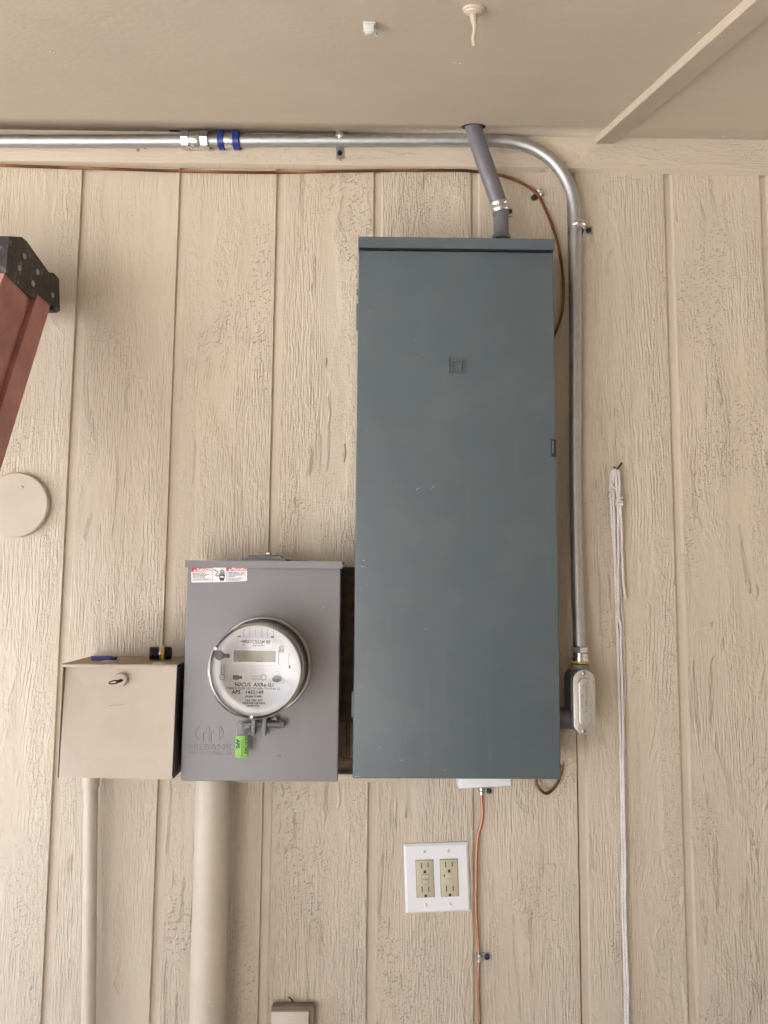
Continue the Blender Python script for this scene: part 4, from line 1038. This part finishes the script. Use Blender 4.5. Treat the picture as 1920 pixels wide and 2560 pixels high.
# ================================================================== SMALL BOX AT THE BOTTOM EDGE
z_t = W(735, 2503, 0).z; xl, xr = W(682, 2503, 0).x, W(788, 2503, 0).x
sb = thing('bell_box', 'small dusty brown wall box with a pale cover at the bottom edge of the photo', 'wall box', V((xl + xr) / 2, 0, z_t - .13))
b = MB(); b.box((xl, -.021, z_t - .125), (xr, -.0006, z_t), .004, 3); b.build('body', M['brownpaint'], sb)
cx0, cx1 = W(678, 2524, .028).x, W(772, 2524, .028).x
b = MB(); b.box((cx0, -.0285, z_t - .125), (cx1, -.0212, z_t - .0035), .0012, 2); b.build('cover', M['paintpipe'], sb)
b = MB(); q = [W(x, y, .006) for x, y in ((732, 2506), (730, 2501), (727, 2496), (723, 2493), (720, 2494))]; b.tube(smooth_path(q, 4), .0011, 6); b.build('wire_tail', M['nail'], sb)

# ================================================================== ROUND COVER PLATE
cpn = W(38, 1262, .012)
rp = thing('round_cover_plate', 'round tan painted blank cover plate on the wall below the red ladder', 'cover plate', V(cpn.x, 0, cpn.z))
b = MB(); b.lathe(V(cpn.x, 0, cpn.z), (0, -1, 0), [(.0640, -.001), (.0648, .006), (.0645, .0105), (.0625, .0125), (.001, .0130)], 64); b.build('plate', M['paint'], rp)
p = W(54, 1217.5, .0135); b = MB(); b.lathe(V(p.x, -.0125, p.z), (0, -1, 0), [(.0034, 0), (.0034, .0012), (.002, .0020)], 12); b.build('screw', M['paint'], rp)

# ================================================================== WHITE BOX AND BARE COPPER
wz = W(1210, 1970, .05).z
wx0, wx1 = W(1147, 1968, .05).x, W(1281, 1968, .05).x
wb = thing('white_box', 'small white plastic bonding box peeping out under the slate panel', 'junction box', V((wx0 + wx1) / 2, 0, wz))
b = MB(); b.prism([V(wx0, -.0008, wz - .003), V(wx1, -.0008, wz + .003), V(wx1, -.0008, wz + .07), V(wx0, -.0008, wz + .067)], (0, -.050, 0), .006, 3); b.build('cover', M['white'], wb)
cw = thing('copper_wire', 'bright bare copper wire running straight down from the white box past the outlet', 'wire', W(1192, 2200, .006))
cpts = [W(x, y, .0045) for x, y in ((1204, 1950), (1204, 1986), (1206, 2037), (1201, 2068), (1196, 2085), (1192, 2124), (1190.6, 2198), (1191, 2288), (1195.4, 2347), (1197, 2392), (1196, 2452), (1199, 2560), (1201, 2700), (1198, 2900))]
b = MB(); b.tube(smooth_path(cpts, 8), .0029, 12); b.build('conductor', M['copper'], cw)
strap(W(1203, 1976, 0), .0032, .0048, 0, 1, .012, .017, 'small zinc strap on the bare copper wire right under the white box', 'straps on the conduits and wires', name='wire_strap')
strap(W(1197, 2390, 0), .0032, .0048, 0, 1, .014, .018, 'small zinc strap on the bare copper wire below the outlet plate', 'straps on the conduits and wires', name='wire_strap')

# ================================================================== OUTLET
oc = (W(1009, 2112, .006) + W(1171, 2106, .006) + W(1178, 2281, .006) + W(1014, 2282, .006)) / 4
ol = thing('wall_outlet', 'white two-gang wall plate with two ivory outlets right of centre near the bottom', 'outlet', V(oc.x, 0, oc.z))
ow, oh = .1245, .1275
ROT = Matrix.Translation(V(oc.x, 0, oc.z)) @ Matrix.Rotation(rad(-2.2), 4, 'Y') @ Matrix.Translation(V(-oc.x, 0, -oc.z))
def OB(x0, x1, z0, z1, y0, y1, name, mat, parent=None, bevel=0.0, seg=2):
    b = MB(); b.box((oc.x + x0, -y0, oc.z + z0), (oc.x + x1, -y1, oc.z + z1), bevel, seg); return b.build(name, mat, ol, parent, xf=ROT)
b = MB()
o1 = [V(oc.x + sx_ * ow / 2, -.0005, oc.z + sz_ * oh / 2) for sx_, sz_ in ((-1, -1), (1, -1), (1, 1), (-1, 1))]
o2 = [V(oc.x + sx_ * (ow / 2 - .0004), -.0030, oc.z + sz_ * (oh / 2 - .0004)) for sx_, sz_ in ((-1, -1), (1, -1), (1, 1), (-1, 1))]
o3 = [V(oc.x + sx_ * (ow / 2 - .0045), -.0062, oc.z + sz_ * (oh / 2 - .0045)) for sx_, sz_ in ((-1, -1), (1, -1), (1, 1), (-1, 1))]
vv = [[b.bm.verts.new(p) for p in o] for o in (o1, o2, o3)]
for r0, r1 in zip(vv, vv[1:]):
    for i in range(4): b.bm.faces.new((r0[i], r0[(i + 1) % 4], r1[(i + 1) % 4], r1[i]))
b.bm.faces.new(vv[2]); bmesh.ops.recalc_face_normals(b.bm, faces=list(b.bm.faces))
plate = b.build('wall_plate', M['white'], ol, smooth=20, xf=ROT)
for sx_ in (-1, 1):
    cx_ = sx_ * .0232
    OB(cx_ - .0172, cx_ + .0172, -.0345, .0345, .0060, .00635, 'opening_rim', M['print'])
    rcv = OB(cx_ - .0165, cx_ + .0165, -.0338, .0338, .0060, .0078, 'receptacle', M['ivory'], None, .0012)
    for sz_ in (-1, 1):
        z_ = .0245 if sz_ > 0 else -.0195
        for hx, hl in ((-.0064, .0052), (.0064, .0044)):
            OB(cx_ + hx - .0009, cx_ + hx + .0009, z_ - hl, z_ + hl, .0076, .00788, 'blade_slot', M['print'], rcv)
        b = MB(); bz = z_ - .0115
        pts = [V(oc.x + cx_ + .0026 * math.cos(rad(a)), -.0076, oc.z + bz + .0026 * math.sin(rad(a))) for a in range(0, 181, 30)] + [V(oc.x + cx_ - .0026, -.0076, oc.z + bz - .003), V(oc.x + cx_ + .0026, -.0076, oc.z + bz - .003)]
        b.prism(pts, (0, -.0003, 0)); b.build('ground_slot', M['print'], ol, rcv, xf=ROT)
    for z_, nm in ((.0043, 'test_button'), (-.0050, 'reset_button')):
        OB(cx_ - (.0074 if sx_ < 0 and z_ > 0 else .0060), cx_ + (.0074 if sx_ < 0 and z_ > 0 else .0060), z_ - .0039, z_ + .0039, .0076, .0079, 'button_gap', M['printgrey'] if sx_ < 0 else M['ivory'], rcv)
        OB(cx_ - (.0069 if sx_ < 0 and z_ > 0 else .0054), cx_ + (.0069 if sx_ < 0 and z_ > 0 else .0054), z_ - .0034, z_ + .0034, .0077, .0086, nm, M['ivory2'], rcv, .0004)
    if sx_ > 0: OB(cx_ - .0105, cx_ - .0085, .0022, .0066, .0076, .0079, 'indicator', M['print'], rcv)
    else: OB(cx_ + .0115, cx_ + .0130, .0285, .0300, .0076, .0079, 'indicator', M['green'], rcv)
    for sz_, ang in ((1, -40 if sx_ < 0 else -30), (-1, 90 if sx_ < 0 else 40)):
        b = MB(); c_ = V(oc.x + cx_, -.0060, oc.z + sz_ * .0485); b.lathe(c_, (0, -1, 0), [(.0036, 0), (.0036, .0008), (.0028, .0014)], 14); sw = b.build('screw', M['white'], ol, plate, xf=ROT)
        b = MB(); b.box(c_ + V(-.0028, -.0016, -.00045), c_ + V(.0028, -.0010, .00045), rot=Matrix.Rotation(rad(ang), 3, 'Y'), about=c_); b.build('slot', M['printgrey'], ol, plate, xf=ROT)

# ================================================================== ROPE ON A NAIL
def RP(zx, zy, d): return W(1480 + zx / 5.264, 1120 + zy / 5.264, d)
nl = MB(); nl.tube(smooth_path([RP(290, 262, -.004), RP(300, 262, .006), RP(322, 290, .018), RP(345, 262, .024), RP(392, 192, .030)], 5), .0019, 8); 
single(nl, 'bent_nail', M['nail'], 'bent rusty nail holding the white cord right of the steel conduit', 'nail', RP(310, 275, .01))
rp_ = thing('hanging_cord', 'white cotton cord hung doubled over the bent nail, knotted twice, hanging to the bottom', 'cord', RP(320, 290, .012))
def cord(pts, r=.0027, wob=.0):
    q = smooth_path(pts, 6)
    for p in q: p.x += .0007 * mnoise.noise(Vector((p.z * 22, r * 900 + len(pts), 1))); p.y += .0005 * mnoise.noise(Vector((p.z * 30, 7, len(pts))))
    b = MB(); b.tube(q, r, 10); return b.build('cord_strand', M['rope'], rp_)
low = [(1544.5, 1560), (1546.5, 1640), (1549, 1720), (1550.5, 1780), (1553, 1850), (1554, 1950), (1556, 2040), (1558, 2160), (1558.5, 2276), (1562, 2390), (1565, 2470), (1565, 2560), (1566, 2700), (1566, 2860)]
cord([RP(316, 282, .020), RP(275, 300, .015), RP(248, 380, .010), RP(248, 480, .009), RP(252, 640, .008), RP(262, 900, .007), RP(285, 1250, .007), RP(305, 1500, .007), RP(313, 1900, .007)] + [W(x - 1.5, y, .008) for x, y in low])
cord([RP(322, 284, .021), RP(298, 300, .017), RP(282, 400, .014), RP(275, 500, .013), RP(284, 620, .012), RP(294, 900, .011), RP(303, 1300, .009), RP(315, 1700, .008), RP(323, 2000, .006)] + [W(x + 6, y, .005) for x, y in low[:4]] + [W(x + 8, y, .004) for x, y in low[4:6]] + [W(x + 5, y, .0045) for x, y in low[6:]])
cord([RP(322, 284, .022), RP(312, 310, .020), RP(322, 480, .017), RP(335, 650, .016), RP(342, 800, .014), RP(344, 1200, .012), RP(345, 1700, .011), RP(350, 2212, .010)] + [W(x + 6.5, y, .011) for x, y in low[:4]] + [W(x + 5, y, .011) for x, y in low[4:]])
cord([RP(330, 284, .022), RP(352, 310, .020), RP(362, 480, .018), RP(358, 640, .018), RP(374, 800, .016), RP(392, 1100, .013), RP(396, 1400, .011), RP(412, 1700, .010), RP(434, 1930, .009)])
cord([RP(372, 1500, .004), RP(376, 1800, .004), RP(388, 2100, .004)] + [W(x + 13, y, .004) for x, y in low[:3]] + [W(1560, 1790, .004)], .0022)
def knot(cx, cy, d, r1, name='knot'):
    c = RP(cx, cy, d); pts = []
    for i in range(44):
        a = i / 43 * 2 * math.pi * 2.6; pts.append(c + V(r1 * math.cos(a), -r1 * .75 * math.sin(a), .0075 - .015 * i / 43 + .002 * math.sin(a * 1.7)))
    b = MB(); b.tube(pts, .0028, 9); b.build(name, M['rope'], rp_)
knot(266, 520, .012, .0048); knot(362, 708, .018, .0056)
b = MB(); b.tube([RP(255, 560, .014), RP(240, 620, .014), RP(226, 650, .013)], [.0026, .0026, .0018], 8); b.tube([RP(385, 735, .024), RP(398, 745, .026), RP(400, 758, .025)], [.003, .0032, .0026], 8); b.build('cord_end', M['rope'], rp_)
b = MB()
for i in range(9):
    a = random.uniform(-1, 1); b.tube([RP(434, 1925, .009), RP(438 + a * 14, 1965, .009 + .002 * random.random()), RP(440 + a * 34, 2000 + random.uniform(-12, 25), .009 + random.uniform(-.003, .004))], [.0016, .0011, .0004], 5)
b.build('frayed_end', M['rope'], rp_)

# ================================================================== CEILING FITTINGS
p = C(1184.5, 22)
hk = thing('ceiling_hook', 'tan painted round rosette with a thin drooping stem on the ceiling', 'ceiling hook', p)
b = MB(); b.lathe(p, dn, [(.0145, -.001), (.0145, .0022), (.0118, .0034), (.0112, .0050), (.0080, .0060), (.0045, .0075)], 32); b.build('rosette', M['ceilbatten'], hk)
e = p + V(-.0005, -.002, -.052)
b = MB(); b.tube(smooth_path([p + dn * .004, p + V(.0002, 0, -.016), p + V(.0012, -.001, -.028), p + V(-.0004, -.001, -.040), e], 5), [.0045] * 4 + [.0042] * 3 + [.0030] * 10 + [.0026] * 3 + [.0018], 12); b.build('stem', M['ceilbatten'], hk)
p = C(923, 62)
pc = thing('plastic_clip', 'milky plastic adhesive cord clip stuck to the ceiling left of the painted hook', 'clip', p)
rotc = Matrix.Rotation(-math.atan(CEIL_T), 3, 'X')
def cbox(b, a, c, bev=.001): 
    t = MB(); t.box(a, c, bev)
    for v in t.bm.verts: v.co = p + rotc.inverted() @ v.co
    b.merge(t.bm)
b = MB(); cbox(b, (-.0085, -.012, -.0022), (.0085, .012, -.0001)); b.build('base', M['clear'], pc)
b = MB(); cbox(b, (-.0075, -.011, -.012), (.0070, -.008, -.0022), .0012); cbox(b, (-.0065, -.008, -.0125), (.0055, .004, -.0100), .001); b.tube([p + V(.006, .002, -.006), p + V(.010, .002, -.010), p + V(.0095, .000, -.016)], .0011, 6); b.build('hook', M['clear'], pc)

# ================================================================== LADDER
LX = -.010
ld = thing('step_ladder', 'closed red fibreglass stepladder with a scuffed black cap leaning on the wall at the left', 'ladder', V(-.19, -.9, 0))
def LP(zx, zy, x=LX): q = PX(zx / 2.7646, 560 + zy / 2.7646, LX); return V(x, q.y, q.z)
capo = [(62, 84), (150, 90), (185, 118), (338, 334), (372, 338), (408, 380), (415, 600), (388, 616), (366, 592), (372, 577), (260, 480), (245, 508), (215, 512), (40, 336)]
Wd = -.36
b = MB(); b.prism([LP(*q) for q in capo], (Wd, 0, 0), .004, 2); cap = b.build('top_cap', M['capblack'], ld, smooth=35)
for q in ((165, 222), (130, 305), (258, 332), (226, 412), (362, 492)):
    c_ = LP(*q); b = MB(); b.lathe(c_, (1, 0, 0), [(.0055, -.001), (.0052, .0014), (.003, .0026)], 12); b.build('rivet', M['rivet'], ld, cap)
# rails: direction from the photograph's right rail edge, kept in the plane x = LX
e0, e1 = LP(350, 572), LP(0, 1730); dr_ = (e1 - e0).normalized()
fl0, fl1 = LP(245, 512), LP(206, 512)
def rail(q0, q1, x0, x1, name, lab=None, up_=.03):
    a, c = LP(*q0), LP(*q1); s0 = -up_
    L_ = max(0.2, (a.z - .02) / -dr_.z)
    pts = [a + dr_ * s0, a + dr_ * L_, c + dr_ * ((c.z - .02) / -dr_.z), c + dr_ * s0]
    b = MB(); b.prism([V(x0, p.y, p.z) for p in pts], (x1 - x0, 0, 0), .0015); return b.build(name, M['fibreglass'], ld)
for xo in (0.0, Wd + .034):
    rail((44, 338), (205, 512), LX - .003 + xo, LX - .030 + xo, 'front_rail')
    rail((262, 500), (352, 575), LX - .002 + xo, LX - .026 + xo, 'rear_rail')
    rail((205, 505), (262, 505), LX - .012 + xo, LX - .022 + xo, 'rail_web')
for i in range(1, 6):
    a = LP(60, 355) + dr_ * (.30 * i)
    b = MB(); b.box((LX - .031, a.y - .002, a.z - .012), (LX + Wd + .031 + .002, a.y + .085, a.z + .012), .002); b.build('step', M['emt'], ld)
